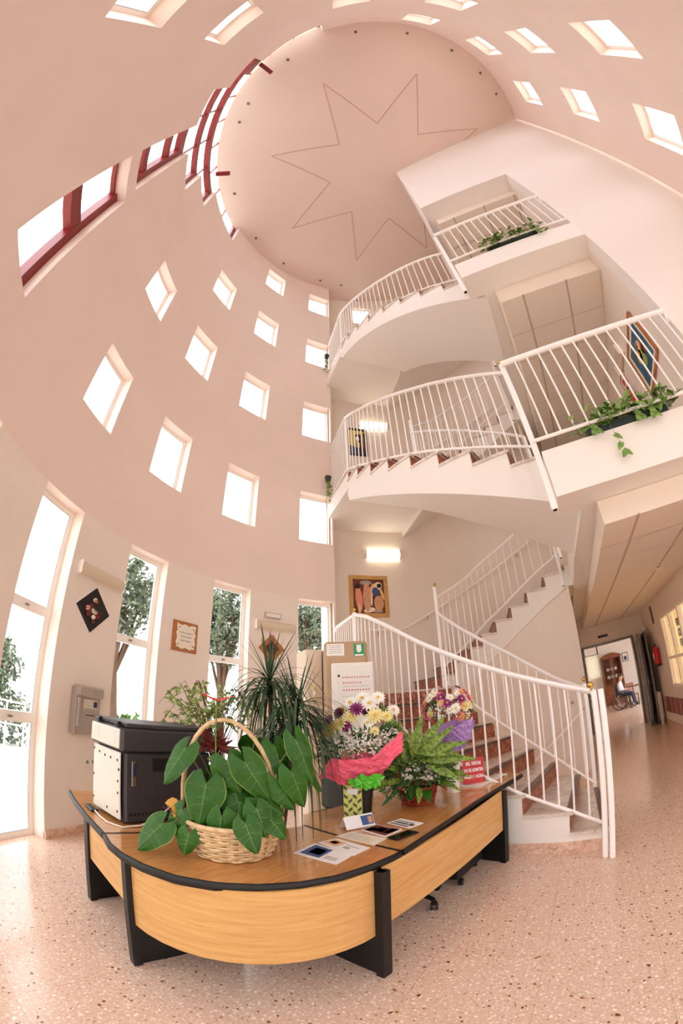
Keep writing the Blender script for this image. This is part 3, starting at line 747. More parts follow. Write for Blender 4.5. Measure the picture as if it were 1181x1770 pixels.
# ------------------------------------------------------------------ plant helpers
def frame(t, n):
    t = Vector(t).normalized(); n = Vector(n); n = (n - t*n.dot(t))
    n = n.normalized() if n.length > 1e-6 else Vector((0, 0, 1)); return t, t.cross(n), n
def heart(b, base, tip, width, nrm, cup=.12, droop=.1, edge=None, vein=None, mi=(0, 1, 2)):
    base, tip = Vector(base), Vector(tip); L = (tip-base).length; t, s, n = frame(tip-base, nrm)
    rows = [0, .08, .18, .3, .45, .6, .75, .88, .96, 1]; cols = [-1, -.95, -.5, 0, .5, .95, 1]
    vs = []
    for T in rows:
        W_ = width/2*min(1, (.72+1.9*T) if T < .15 else 1)*((1-T)**.62 if T > .3 else 1)*(1.0 if T <= .3 else (1/.7**.62))*1.0
        if T == 1: W_ = .001
        for c in cols:
            tt = T - .34*(1-T)**4*sin(PI*min(1, abs(c)*1.0)*.62)/sin(PI*.62)*(1 if abs(c) < .95 else .62)
            vs.append(base + t*L*tt + s*W_*c + n*(-cup*abs(c)**1.5*width/2*(1) - droop*L*tt*tt + .02*L*sin(9*tt+c*2)*abs(c)))
    m = len(cols); o = len(b.v)
    for i in range(len(rows)-1):
        for j in range(m-1):
            b.cur = mi[1] if (j in (0, m-2) and edge) else mi[0]
            b.add([vs[i*m+j], vs[i*m+j+1], vs[(i+1)*m+j+1], vs[(i+1)*m+j]], [(0, 1, 2, 3)])
    if vein:
        b.cur = mi[2]
        for j in range(len(rows)-1):
            a, c = vs[j*m+3], vs[(j+1)*m+3]; w_ = s*.0016*(1-rows[j]*.6)
            b.add([a-w_+n*.001, a+w_+n*.001, c+w_+n*.001, c-w_+n*.001], [(0, 1, 2, 3)])
        for T in (1, 3, 4):
            for c in (1, 5):
                a = vs[T*m+3]; q = vs[(T+1)*m+c]; d = (q-a).normalized(); w_ = d.cross(n)*.0008
                b.add([a-w_+n*.0015, a+w_+n*.0015, q+w_*.5+n*.0015, q-w_*.5+n*.0015], [(0, 1, 2, 3)])
    b.cur = 0
def leaf(b, base, d, L, w, nrm=(0, 0, 1), fold=.15, droop=.2):
    """small pointed oval leaf"""
    t, s, n = frame(d, nrm); P = []
    for T, W_ in ((0, .05), (.25, .8), (.5, 1), (.78, .6), (1, .02)):
        c = base + t*L*T - n*droop*L*T*T
        P.append((c - s*w/2*W_ + n*fold*w*W_, c, c + s*w/2*W_ + n*fold*w*W_))
    for i in range(4):
        a, e = P[i], P[i+1]
        b.add([a[0], a[1], e[1], e[0]], [(0, 1, 2, 3)]); b.add([a[1], a[2], e[2], e[1]], [(0, 1, 2, 3)])
def strap(b, base, d, L, w, g=.5, n=9):
    """long ribbon leaf bending under its weight"""
    p = Vector(base); d = Vector(d).normalized(); st = L/n; prev = None
    side = d.cross(Vector((0, 0, 1))); side = side.normalized() if side.length > .05 else Vector((1, 0, 0))
    for i in range(n+1):
        T = i/n; W_ = w/2*(min(1, .5+3*T))*((1-T)**.45 if T > .35 else 1) + .0006
        up = side.cross(d)*.25*W_
        cur = (p - side*W_ + up, p.copy(), p + side*W_ + up)
        if prev:
            b.add([prev[0], prev[1], cur[1], cur[0]], [(0, 1, 2, 3)]); b.add([prev[1], prev[2], cur[2], cur[1]], [(0, 1, 2, 3)])
        prev = cur; p = p + d*st; d = (d + Vector((0, 0, -g*st*3*(1-.0*T)))).normalized()
def rnd(a, b_): return random.uniform(a, b_)
def rdir(zmin=-1, zmax=1):
    while 1:
        v = Vector((rnd(-1, 1), rnd(-1, 1), rnd(-1, 1)))
        if .2 < v.length < 1:
            v.normalize()
            if zmin <= v.z <= zmax: return v

# ------------------------------------------------------------------ reception desk
DZ = .73
PF = [(-2.29, 1.09), (-2.13, 1.045), (-1.97, 1.035), (-1.8, 1.055), (-1.61, 1.11), (-1.44, 1.21), (-1.3, 1.33), (-1.17, 1.48), (-1.07, 1.65), (-1.0, 1.83), (-.955, 2.0), (-.945, 2.06)]
PB = [(-1.74, 2.26), (-1.82, 2.08), (-1.95, 1.95), (-2.09, 1.9)]
def edge_band(parent, pts, z0, z1, w=.02):
    """rounded black nosing following the front edge"""
    P = [Vector((x, y, 0)) for x, y in pts]; Q_ = [P[0]]
    for a, c in zip(P, P[1:]):
        Q_ += [a.lerp(c, .5), c]
    prof = [(-.012, z0), (.55, z0), (.9, z0+.008), (1, (z0+z1)/2), (.9, z1-.008), (.55, z1), (-.012, z1)]; m = len(prof); vs = []
    for i, p in enumerate(Q_):
        d = (Q_[min(i+1, len(Q_)-1)]-Q_[max(i-1, 0)]).normalized(); nn = Vector((d.y, -d.x, 0))
        vs += [(p.x+nn.x*w*q, p.y+nn.y*w*q, z) for q, z in prof]
    b = MB(); n = len(Q_)
    b.add(vs, [(i*m+j, i*m+j+1, (i+1)*m+j+1, (i+1)*m+j) for i in range(n-1) for j in range(m-1)]+[tuple(range(m)), tuple(range((n-1)*m, n*m))])
    return b.build('edge_band', 'desk_black', parent, smooth=True)
def leg_panel(parent, p, q, th=.03, z1=.69):
    b = MB(); p = Vector(p+(0,)); q = Vector(q+(0,)); d = (q-p).normalized(); nn = Vector((-d.y, d.x, 0))*th/2
    vs = []
    for s_ in (1, -1):
        for a, z in ((p, .0), (q-d*.02, .0), (q, .02), (q, z1), (p, z1)): vs.append(a + nn*s_ + Vector((0, 0, z)))
    b.add(vs, [(0, 1, 2, 3, 4), (9, 8, 7, 6, 5)] + [(i, (i+1) % 5, (i+1) % 5+5, i+5) for i in range(5)])
    b.box(p + d*.02 + Vector((0, 0, z1/2)), (.05, .07, z1), rz=math.atan2(d.y, d.x))
    return b.build('leg', 'desk_black', parent)
def panel(parent, pts, z0, z1, th=.02, bow=0):
    b = MB(); n = len(pts)-1
    for i in range(n):
        p, q = Vector(pts[i]+(0,)), Vector(pts[i+1]+(0,)); d = (q-p).normalized(); nn = Vector((-d.y, d.x, 0))*th
        k = 6 if n < 3 else 1
        for j in range(k):
            a, c = p.lerp(q, j/k), p.lerp(q, (j+1)/k)
            ta, tc_ = (i+j/k)/n, (i+(j+1)/k)/n
            za, zc = z0-bow*sin(PI*ta), z0-bow*sin(PI*tc_)
            vs = [a+Vector((0, 0, za)), c+Vector((0, 0, zc)), c+Vector((0, 0, z1)), a+Vector((0, 0, z1))]
            b.add(vs+[v+nn for v in vs], [(0, 1, 2, 3), (7, 6, 5, 4), (0, 4, 5, 1), (2, 6, 7, 3)] + ([(0, 3, 7, 4)] if i == 0 and j == 0 else []) + ([(1, 5, 6, 2)] if i == n-1 and j == k-1 else []))
    return b.build('front_panel', 'desk_panel', parent)
G = 'reception desk units'
t = thing('reception_desk', 'curved corner desk unit of oak veneer with thick black edge, carrying the wicker basket', 'desk', (-1.7, 1.6, 0), group=G)
MB().prism(PF + PB, DZ-.035, DZ).build('tabletop', 'desk_top', t); edge_band(t, PF, DZ-.045, DZ+.0015)
for a_, c_ in (((-2.295, 1.085), (-2.1, 1.9)), ((-.94, 2.067), (-1.745, 2.268))): MB().bar(a_+(DZ-.012,), c_+(DZ-.012,), .022, .027).build('seam_strip', 'desk_black', t)
leg_panel(t, (-2.0, 1.05), (-1.86, 1.72)); leg_panel(t, (-.93, 1.85), (-1.6, 1.99))
arc = [(-1.95+.035+.95*sin(rad(a)), 2.0-.93*cos(rad(a))) for a in [-3+i*84/12 for i in range(13)]]
panel(t, arc, .28, .70)
t = thing('reception_desk', 'straight desk unit with the copier on it, left end of the desk', 'desk', (-2.8, 1.6, 0), group=G)
LF = [(-3.33, 1.27), (-3.05, 1.205), (-2.7, 1.145), (-2.305, 1.092)]
MB().prism(LF + [(-2.11, 1.9), (-2.2, 1.97), (-3.25, 2.07)], DZ-.035, DZ).build('tabletop', 'desk_top', t); edge_band(t, LF, DZ-.045, DZ+.0015)
leg_panel(t, (-2.84, 1.2), (-2.78, 1.95)); panel(t, [(-2.84, 1.215), (-2.02, 1.09)], .35, .70, bow=0)
t = thing('reception_desk', 'long straight desk unit holding leaflets, flowers and the red sign', 'desk', (-1.2, 3.2, 0), group=G)
RF = [(-.942, 2.075), (-.91, 2.4), (-.86, 2.8), (-.8, 3.2), (-.7, 3.65), (-.56, 4.16)]
MB().prism(RF + [(-.62, 4.22), (-1.5, 4.35), (-1.93, 2.5), (-1.75, 2.275)], DZ-.035, DZ).build('tabletop', 'desk_top', t); edge_band(t, RF, DZ-.045, DZ+.0015)
leg_panel(t, (-.64, 3.62), (-1.35, 3.85)); panel(t, [(-.955, 1.88), (-.66, 3.6)], .33, .70, bow=.0)
MB().lathe([(.055, DZ), (.055, DZ+.004), (.04, DZ+.006)], (-.77, 4.1, 0), 18, sx=1.0, sy=1.3).build('cable_grommet', 'black_plastic', t, smooth=True)

# drawer pedestal under the desk
t = thing('drawer_pedestal', 'low black drawer pedestal on castors under the right desk unit', 'pedestal', (-1.08, 3.3, 0))
MB().box((-1.08, 3.32, .34), (.42, .5, .52), rz=-.15, bevel=.008).build('body', 'desk_black', t)
for dx, dy in ((-.17, -.2), (.17, -.2), (-.17, .2), (.17, .2)):
    MB().lathe([(.03, -.02), (.034, 0), (.03, .02)], (-1.08+dx+.02*dy, 3.32+dy, .034), 12, axis=(1, 0, 0)).build('castor', 'black_plastic', t, smooth=True)
for i in range(3): MB().box((-1.12, 3.06-.005, .17+.165*i), (.36, .012, .15), rz=-.15).build('drawer', 'desk_black', t)

# office chair behind the desk
t = thing('office_chair', 'black swivel office chair tucked behind the right desk unit', 'chair', (-1.25, 2.78, 0))
for i in range(5):
    a = 2*PI*i/5 - .35; e = Vector((-1.25+.29*cos(a), 2.78+.29*sin(a), .085))
    b = MB(); b.tube([(-1.25, 2.78, .13), e], [.026, .018], 8); b.build('base_arm', 'black_plastic', t, smooth=True)
    b = MB(); ax = (cos(a+.7), sin(a+.7), 0)
    for s_ in (-.018, .018): b.lathe([(.022, -.01), (.03, -.006), (.03, .006), (.022, .01)], Vector((e.x, e.y, .03))+Vector(ax)*s_, 14, axis=ax)
    b.box((e.x, e.y, .06), (.03, .03, .03), rz=a); b.build('castor', 'black_plastic', t, smooth=True)
MB().tube([(-1.25, 2.78, .1), (-1.25, 2.78, .42)], .024, 10).build('gas_column', 'black_plastic', t, smooth=True)
MB().box((-1.25, 2.78, .46), (.48, .46, .07), rz=.5, bevel=.03).build('seat', 'black_plastic', t)
t2 = thing('office_chair', 'black chair back showing behind the bouquet wrapped in pink paper', 'chair', (-2.15, 3.3, 0))
MB().box((-2.1, 3.2, .8), (.34, .07, .42), rz=-.25, bevel=.03).build('backrest', 'black_plastic', t2)
MB().box((-2.2, 3.45, .46), (.48, .46, .07), rz=-.25, bevel=.03).build('seat', 'black_plastic', t2)
MB().tube([(-2.2, 3.45, .08), (-2.2, 3.45, .42)], .024, 10).build('gas_column', 'black_plastic', t2, smooth=True)
MB().bar((-2.14, 3.24, .62), (-2.2, 3.42, .43), .05, .02).build('back_bar', 'black_plastic', t2)
for i in range(5):
    a = 2*PI*i/5; MB().tube([(-2.2, 3.45, .1), (-2.2+.29*cos(a), 3.45+.29*sin(a), .05)], [.024, .02], 8).build('base_arm', 'black_plastic', t2, smooth=True)
    MB().lathe([(.028, -.015), (.032, 0), (.028, .015)], (-2.2+.29*cos(a), 3.45+.29*sin(a), .032), 12, axis=(-sin(a), cos(a), 0)).build('castor', 'black_plastic', t2, smooth=True)

# ------------------------------------------------------------------ copier
t = thing('copier', 'grey desktop copier with pale side panel on the left desk unit', 'copier', (-2.62, 1.6, DZ))
x0, x1, y0, y1 = -2.86, -2.395, 1.262, 2.0; z0 = DZ+.012
MB().box(((x0+x1)/2, (y0+y1)/2+.01, z0+.24), (x1-x0-.01, y1-y0-.03, .48), bevel=.012).build('body', 'copier_dark', t)
MB().box(((x0+x1)/2-.01, y0+.004, z0+.245), (x1-x0-.05, .014, .46), bevel=.006).build('side_panel', 'copier_light', t)
MB().box(((x0+x1)/2, (y0+y1)/2-.005, z0+.565), (x1-x0+.03, y1-y0+.02, .155), bevel=.014).build('scanner', 'copier_dark', t)
MB().box(((x0+x1)/2-.01, y0-.016, z0+.567), (x1-x0-.02, .012, .13), bevel=.005).build('scanner_side', 'copier_light', t)
MB().box(((x0+x1)/2, (y0+y1)/2+.01, z0+.660), (x1-x0+.01, y1-y0-.01, .032), bevel=.008).build('lid', 'copier_dark', t)
for dx in (.06, .36): MB().tube([(x0+dx, y0-.008, z0+.665), (x0+dx+.06, y0-.008, z0+.665)], .017, 10).build('hinge', 'black_plastic', t, smooth=True)
MB().box((x1+.001, y0+.35, z0+.40), (.012, .24, .09)).build('output_slot', 'dark_hole', t)
MB().box((x1+.002, y0+.085, z0+.34), (.01, .035, .17), bevel=.003).build('connector_plate', 'steel', t)
MB().box((x1+.008, y0+.085, z0+.365), (.006, .02, .08)).build('port', 'screen_dark', t)
MB().box((x1+.002, y0+.20, z0+.21), (.006, .1, .1), bevel=.002).build('vent_cover', 'copier_dark', t)
MB().box((x1+.002, y0+.40, z0+.125), (.012, .07, .04), bevel=.003).build('power_inlet', 'steel', t)
b = MB()
for i in range(12): b.box((x1+.001, y0+.06+.03*i, z0+.06), (.004, .012, .014))
b.build('vents', 'dark_hole', t)
for dx, dz in ((.03, .44), (.12, .43), (.21, .42), (.3, .42), (.40, .42), (.03, .25), (.41, .2), (.42, .36), (.03, .08), (.25, .06), (.4, .07), (.41, .28)): MB().box((x0+dx, y0-.004, z0+dz), (.012, .006, .016)).build('clip', 'black_plastic', t)
for i in range(2): MB().box((x0+.08+.26*i, y0-.0225, z0+.57), (.1, .004, .09), bevel=.002).build('cover', 'copier_light', t)
for i in range(4): MB().lathe([(.02, DZ), (.02, z0+.02)], (x0+.06+(i % 2)*.34, y0+.06+(i//2)*.56, 0), 10).build('foot', 'black_plastic', t)
# power adapter and its white cord
t = thing('power_adapter', 'small black power adapter with white cord in front of the copier', 'adapter', (-2.8, 1.23, DZ))
MB().box((-2.79, 1.222, DZ+.012), (.15, .05, .022), rz=-.1, bevel=.006).build('body', 'black_plastic', t)
MB().tube([(-2.715, 1.215, DZ+.014), (-2.6, 1.2, DZ+.008), (-2.48, 1.195, DZ+.006), (-2.36, 1.24, DZ+.006), (-2.34, 1.36, DZ+.012), (-2.345, 1.5, DZ+.05), (-2.37, 1.62, DZ+.12)], .006, 8).build('cord', 'white_plastic', t, smooth=True)

# ------------------------------------------------------------------ wicker basket with anthurium
def weave(b, cx, cy, z0, z1, r0, r1, rows, n=36, amp=.006, sx=1, sy=1, rr=.0085, rim=True):
    for k in range(rows):
        f = k/(rows-1); z = z0+(z1-z0)*f; r_ = r0+(r1-r0)*f**.8
        pts = [(cx+(r_+amp*(1 if (i//2+k) % 2 else -1))*cos(2*PI*i/(2*n))*sx, cy+(r_+amp*(1 if (i//2+k) % 2 else -1))*sin(2*PI*i/(2*n))*sy, z) for i in range(2*n+1)]
        b.tube(pts, rr, 5, cap=False)
    for i in range(n):
        a = 2*PI*(i+.5)/n; b.tube([(cx+(r0+(r1-r0)*f**.8)*cos(a)*sx, cy+(r0+(r1-r0)*f**.8)*sin(a)*sy, z0+(z1-z0)*f) for f in (0, .5, 1)], rr*.8, 5)
BX, BY = -1.715, 1.58
t = thing('wicker_basket', 'large pale wicker basket with hooped handle planted with anthurium, on the corner desk', 'basket', (BX, BY, DZ))
b = MB(); weave(b, BX, BY, DZ+.012, DZ+.2, .215, .265, 12, 26); b.lathe([(.2, DZ+.002), (.215, DZ+.01)], (BX, BY, 0), 30)
b.build('weave', 'wicker', t, smooth=True)
b = MB(); pts = [(BX+.275*cos(2*PI*i/40), BY+.275*sin(2*PI*i/40), DZ+.208) for i in range(41)]; b.tube(pts, .014, 8, cap=False); b.build('rim', 'wicker', t, smooth=True)
b = MB(); hd = Vector((.74, .67, 0))
for o_ in (-.011, .011):
    pts = []
    for i in range(21):
        a = PI*i/20; c_ = cos(a); pts.append(Vector((BX, BY, DZ+.16))+hd*(-.27*c_*(1 if abs(c_) > .2 else 1))+Vector((.67*o_+.06*sin(a), -.74*o_-.11*sin(a), .63*sin(a)**.85)))
    b.tube(pts, .012, 8)
b.build('handle', 'wicker', t, smooth=True)
MB().lathe([(.24, DZ+.15), (.245, DZ+.18)], (BX, BY, 0), 24).build('soil', 'soil', t)
tw = Vector((-BX*0+ .72, -.69, .0))   # roughly towards the visitor side
FR = Vector((.62, -.62, .48)).normalized()
LV = [((-1.67, 1.36, 1.17), (-1.68, 1.31, .93), .22, (.7, -.7, .25)), ((-1.53, 1.5, 1.30), (-1.44, 1.6, 1.08), .19, (.75, -.6, .3)), ((-1.79, 1.32, 1.35), (-1.84, 1.2, 1.15), .16, (.3, -.8, .5)),
      ((-1.84, 1.2, .92), (-1.92, 1.08, .765), .19, (.5, -.6, .7)), ((-1.72, 1.28, .89), (-1.73, 1.25, .765), .13, (.65, -.75, .2)), ((-1.38, 1.74, 1.42), (-1.31, 1.80, 1.17), .15, (.8, -.5, .35)),
      ((-1.6, 1.4, 1.0), (-1.61, 1.36, .80), .14, (.7, -.7, .2)), ((-1.52, 1.44, 1.02), (-1.46, 1.5, .84), .17, (.7, -.7, .3)), ((-1.62, 1.46, 1.3), (-1.56, 1.5, 1.12), .2, (.6, -.7, .5)),
      ((-1.38, 1.7, 1.24), (-1.34, 1.76, 1.03), .16, (.8, -.5, .2)), ((-1.5, 1.56, 1.1), (-1.4, 1.66, 1.0), .18, (.7, -.5, .6)), ((-1.45, 1.5, 1.06), (-1.4, 1.52, .9), .15, (.8, -.5, .3)),
      ((-1.86, 1.42, 1.08), (-1.93, 1.35, .92), .14, (-.3, -.8, .4)), ((-1.75, 1.4, 1.12), (-1.8, 1.33, .96), .15, (.2, -.9, .3)), ((-1.7, 1.75, 1.38), (-1.78, 1.86, 1.2), .2, (-.2, .6, .7)),
      ((-1.9, 1.6, 1.2), (-2.03, 1.62, 1.05), .18, (-.7, .1, .6)), ((-1.5, 1.78, 1.3), (-1.45, 1.95, 1.15), .2, (.3, .6, .6)), ((-1.56, 1.62, 1.02), (-1.46, 1.62, .9), .14, (.8, -.3, .5)), ((-1.62, 1.52, 1.12), (-1.55, 1.5, .94), .2, (.7, -.6, .4)),
      ((-1.45, 1.66, 1.2), (-1.38, 1.72, 1.02), .18, (.8, -.4, .3)), ((-1.45, 1.42, .99), (-1.38, 1.42, .84), .14, (.7, -.7, .2)), ((-1.8, 1.3, 1.0), (-1.84, 1.22, .84), .14, (.3, -.8, .4)), ((-1.42, 1.86, 1.3), (-1.34, 1.94, 1.1), .18, (.7, .1, .5)), ((-1.88, 1.46, 1.34), (-1.96, 1.4, 1.18), .15, (-.3, -.6, .6)), ((-1.5, 1.7, 1.38), (-1.44, 1.72, 1.2), .17, (.8, -.4, .4)), ((-1.75, 1.5, 1.04), (-1.7, 1.42, .93), .16, (.4, -.8, .4)), ((-1.57, 1.48, .96), (-1.53, 1.4, .86), .13, (.6, -.7, .4)), ((-1.84, 1.58, 1.02), (-1.92, 1.5, .9), .15, (-.3, -.6, .5)), ((-1.42, 1.56, 1.0), (-1.33, 1.58, .9), .13, (.8, -.4, .4)), ((-1.68, 1.5, 1.2), (-1.74, 1.42, 1.04), .2, (.3, -.8, .4))]
for i, (p, q, w_, n_) in enumerate(LV):
    b = MB(); heart(b, p, q, w_, n_, edge=1, vein=1, cup=.18, droop=.06); lf = b.build('leaf', ['leaf_dark', 'leaf_edge' if i in (0, 1, 3, 5) else 'leaf_mid', 'leaf_vein'], t, smooth=True)
    P0 = Vector(p); Bp = Vector((BX+(p[0]-BX)*.25, BY+(p[1]-BY)*.25, DZ+.17)); md = (P0+Bp)/2+Vector(n_)*-.03+Vector((0, 0, .05))
    MB().tube([Bp, md, P0], [.005, .0045, .004], 6).build('stalk', 'stem_green', lf, smooth=True)
b = MB(); heart(b, (-1.665, 1.43, 1.625), (-1.60, 1.50, 1.645), .07, (.1, -.2, .97), cup=-.1, droop=-.1); b.build('spathe', 'spathe_red', t, smooth=True)
b = MB(); heart(b, (-1.672, 1.42, 1.625), (-1.735, 1.36, 1.65), .06, (.1, -.2, .97), cup=-.1, droop=-.1); b.build('spathe', 'spathe_red', t, smooth=True)
MB().tube([(-1.67, 1.425, 1.63), (-1.675, 1.43, 1.3), (-1.68, 1.5, .92)], .004, 6).build('flower_stalk', 'stem_green', t, smooth=True)
b = MB()
for i in range(34):
    d = rdir(-.3, .9); leaf(b, Vector((-1.77, 1.5, 1.36))+d*.02, d, rnd(.08, .14), .03, nrm=rdir(), droop=.5)
b.build('maroon_leaves', 'leaf_maroon', t)
b = MB()
for i in range(5): leaf(b, Vector((-1.86, 1.33, 1.02)), rdir(-.6, .3), .09, .06, nrm=FR, droop=.4)
b.build('withered_leaf', 'leaf_yellow', t)
b = MB()
for i in range(16):
    p = Vector((-1.85+rnd(-.05, .05), 1.32+rnd(-.04, .04), .95+rnd(-.05, .05))); b.tube([p, p+rdir(-.4, .8)*.08], .002, 5)
b.build('twigs', 'leaf_maroon', t)

# ------------------------------------------------------------------ dracaena behind the basket
t = thing('dracaena_plant', 'tall spiky dragon plant with drooping strap leaves behind the wicker basket', 'plant', (-2.0, 2.25, 0))
MB().lathe([(.13, 0), (.17, .3), (.18, .31), (.165, .31)], (-2.02, 2.3, 0), 24).build('pot', 'black_plastic', t, smooth=True)
MB().lathe([(.15, .28), (.155, .3)], (-2.02, 2.3, 0), 20).build('soil', 'soil', t)
H = [Vector((-1.86, 2.06, 1.78)), Vector((-1.71, 2.18, 1.6)), Vector((-1.8, 2.12, 1.42))]
for h in H: MB().tube([(-2.02, 2.3, .28), ((h.x-2.02)/2, (h.y+2.3)/2, .9), h], [.016, .013, .012], 8).build('stem', 'bark', t, smooth=True)
for k, h in enumerate(H):
    up = 14 if k < 2 else 4; dn = 95
    for i in range(up):
        a = rnd(0, 2*PI); e = rnd(.9, 1.4); b = MB(); d = Vector((cos(a)*cos(e), sin(a)*cos(e), sin(e)))
        strap(b, h+d*.02, d, rnd(.3, .44), .018, g=.25); b.build('leaf', 'leaf_strap', t)
    b = MB()
    for i in range(dn+10):
        a = rnd(0, 2*PI); e = rnd(-.25, .85); d = Vector((cos(a)*cos(e), sin(a)*cos(e), sin(e)))
        strap(b, h+Vector((0, 0, rnd(-.12, .03))), d, rnd(.34, .6), rnd(.012, .02), g=rnd(1.1, 2.6))
    tag(b.build('foliage', 'leaf_strap', t), kind='stuff')
for i in range(34):
    b = MB(); h = H[1+i % 2]; a = rnd(-1.5, .7); strap(b, h+Vector((0, 0, rnd(-.2, 0))), (cos(a), sin(a), rnd(.1, .9)), rnd(.6, .85), rnd(.011, .017), g=rnd(2.2, 3.4), n=14); b.build('drooping_leaf', 'leaf_strap', t)

# ------------------------------------------------------------------ weeping fig behind the copier
t = thing('weeping_fig', 'leafy weeping fig with small green and cream leaves behind the copier', 'plant', (-2.85, 2.3, 0))
fx, fy = -2.72, 2.35
MB().lathe([(.15, 0), (.2, .36), (.21, .37), (.19, .37)], (fx, fy, 0), 24).build('pot', 'white_plastic', t, smooth=True)
MB().tube([(fx, fy, .3), (fx+.03, fy, .8), (fx, fy-.02, 1.25)], [.02, .016, .012], 8).build('trunk', 'bark', t, smooth=True)
b = MB(); bb = MB()
for i in range(44):
    a = rnd(0, 2*PI); rr_ = rnd(.15, .52); top = Vector((fx+.02+rr_*cos(a)*.85, fy-.1+rr_*sin(a)*.75, rnd(1.45, 1.9)-.25*rr_)); p0 = Vector((fx, fy-.02, rnd(.9, 1.3)))
    mid = (p0+top)/2+Vector((0, 0, .12)); end = top+Vector((cos(a), sin(a), -1.2))*rnd(.05, .16)
    bb.tube([p0, mid, top, end], [.006, .004, .003, .0015], 5)
    for j in range(13):
        f = rnd(.2, 1); q = mid.lerp(top, f) if rnd(0, 1) < .6 else top.lerp(end, f)
        leaf(b, q, Vector((rnd(-1, 1), rnd(-1, 1), rnd(-1.2, .1))), rnd(.05, .075), .026, nrm=rdir(), droop=.4)
bb.build('branches', 'bark', t, smooth=True); tag(b.build('foliage', 'leaf_pale', t), kind='stuff')

# ------------------------------------------------------------------ flowers on the desk
def bloom(b, c, r, n=26, up=(0, 0, 1), flat=.45):
    up = Vector(up).normalized()
    for i in range(n):
        d = rdir(); d = (d - up*d.dot(up)*(1-flat)+up*.25).normalized()
        leaf(b, Vector(c), d, r*rnd(.75, 1.05), r*.42, nrm=up, droop=.15, fold=.2)
def daisy(parent, c, r, m, up, heart_m='petal_yellow'):
    up = Vector(up).normalized(); a = up.cross(Vector((0, .3, 1))).normalized(); e = up.cross(a); b = MB()
    for ring, rr_, el in ((14, 1, .15), (10, .75, .45), (7, .5, .8)):
        for i in range(ring):
            th = 2*PI*(i+.5*(ring % 2))/ring; d = (a*cos(th)+e*sin(th))*cos(el)+up*sin(el)
            leaf(b, Vector(c), d, r*rr_, r*.34, nrm=up, droop=.1, fold=.15)
    o = b.build('flower', m, parent); MB().ball(Vector(c)+up*r*.18, r*.2, 6).build('flower_centre', heart_m, o, smooth=True)
def sheet(name, m, parent, pts, nu, nv, crinkle=.012, th=.002):
    """crumpled wrapping sheet through a grid of points [rows][cols]"""
    b = MB(); R_, C_ = len(pts), len(pts[0])
    def P(u, v):
        x = u*(C_-1); y = v*(R_-1); i = min(int(x), C_-2); j = min(int(y), R_-2); fx_, fy_ = x-i, y-j
        q = (Vector(pts[j][i])*(1-fx_)+Vector(pts[j][i+1])*fx_)*(1-fy_)+(Vector(pts[j+1][i])*(1-fx_)+Vector(pts[j+1][i+1])*fx_)*fy_
        return q+Vector((sin(u*31+v*9), cos(u*27-v*13), sin(v*23+u*17)))*crinkle*.6+Vector((rnd(-1, 1), rnd(-1, 1), rnd(-1, 1)))*crinkle*.55
    vs = [P(i/nu, j/nv) for j in range(nv+1) for i in range(nu+1)]
    b.add(vs, [(j*(nu+1)+i, j*(nu+1)+i+1, (j+1)*(nu+1)+i+1, (j+1)*(nu+1)+i) for j in range(nv) for i in range(nu)])
    o = b.build(name, m, parent)
    md = o.modifiers.new('s', 'SOLIDIFY'); md.thickness = th
    return o
# bouquet in pink paper
BQ = Vector((-1.5, 2.66, 0)); t = thing('flower_bouquet', 'big round bouquet of white, cream and purple flowers wrapped in pink paper', 'bouquet', (BQ.x, BQ.y, DZ))
MB().lathe([(.06, DZ), (.075, DZ+.2), (.085, DZ+.24)], (BQ.x, BQ.y, 0), 20).build('vase', 'black_plastic', t, smooth=True)
C0 = Vector((BQ.x, BQ.y, 1.34)); FRN = Vector((.5, -.87, .35))
b = MB()
for i in range(1100):
    d = rdir(-.35, .6); q = C0+Vector((d.x*.3, d.y*.3, d.z*.2-.03)); b.tube([q-d*.05, q], .0012, 3); b.ball(q, rnd(.004, .0075), 4)
tag(b.build('baby_breath', 'petal_white', t), kind='stuff')
b = MB()
for i in range(420):
    d = rdir(-.6, .7); leaf(b, C0+Vector((d.x*.25, d.y*.25, d.z*.17-.05)), d, rnd(.05, .11), .022, nrm=rdir(), droop=.3)
tag(b.build('greenery', 'fern', t), kind='stuff')
for (x, y, z, r_, m_) in [(-1.66, 2.36, 1.45, .05, 'petal_purple'), (-1.6, 2.38, 1.50, .045, 'petal_purple'), (-1.53, 2.42, 1.56, .045, 'petal_wine'), (-1.48, 2.5, 1.63, .055, 'petal_white'), (-1.45, 2.45, 1.53, .06, 'petal_cream'), (-1.42, 2.47, 1.58, .055, 'petal_purple'), (-1.36, 2.56, 1.62, .06, 'petal_white'), (-1.3, 2.58, 1.66, .05, 'petal_white'),
                          (-1.3, 2.52, 1.53, .06, 'petal_cream'), (-1.35, 2.5, 1.48, .045, 'petal_white'), (-1.58, 2.36, 1.44, .06, 'petal_yellow'), (-1.48, 2.42, 1.47, .05, 'petal_purple'), (-1.52, 2.4, 1.48, .06, 'petal_cream'), (-1.24, 2.58, 1.52, .045, 'petal_cream'), (-1.3, 2.5, 1.42, .035, 'petal_cream'), (-1.44, 2.6, 1.66, .06, 'petal_white'),
                          (-1.55, 2.5, 1.58, .04, 'petal_cream'), (-1.38, 2.54, 1.56, .035, 'petal_wine'), (-1.24, 2.7, 1.56, .05, 'petal_white'), (-1.67, 2.5, 1.5, .05, 'petal_wine'), (-1.6, 2.6, 1.58, .05, 'petal_purple')]:
    c = Vector((x, y, z)); daisy(t, c, r_*1.15, m_, Vector((x-BQ.x, y-BQ.y-.25, .22)), 'petal_yellow' if m_ in ('petal_white', 'petal_cream', 'petal_yellow') else 'petal_wine')
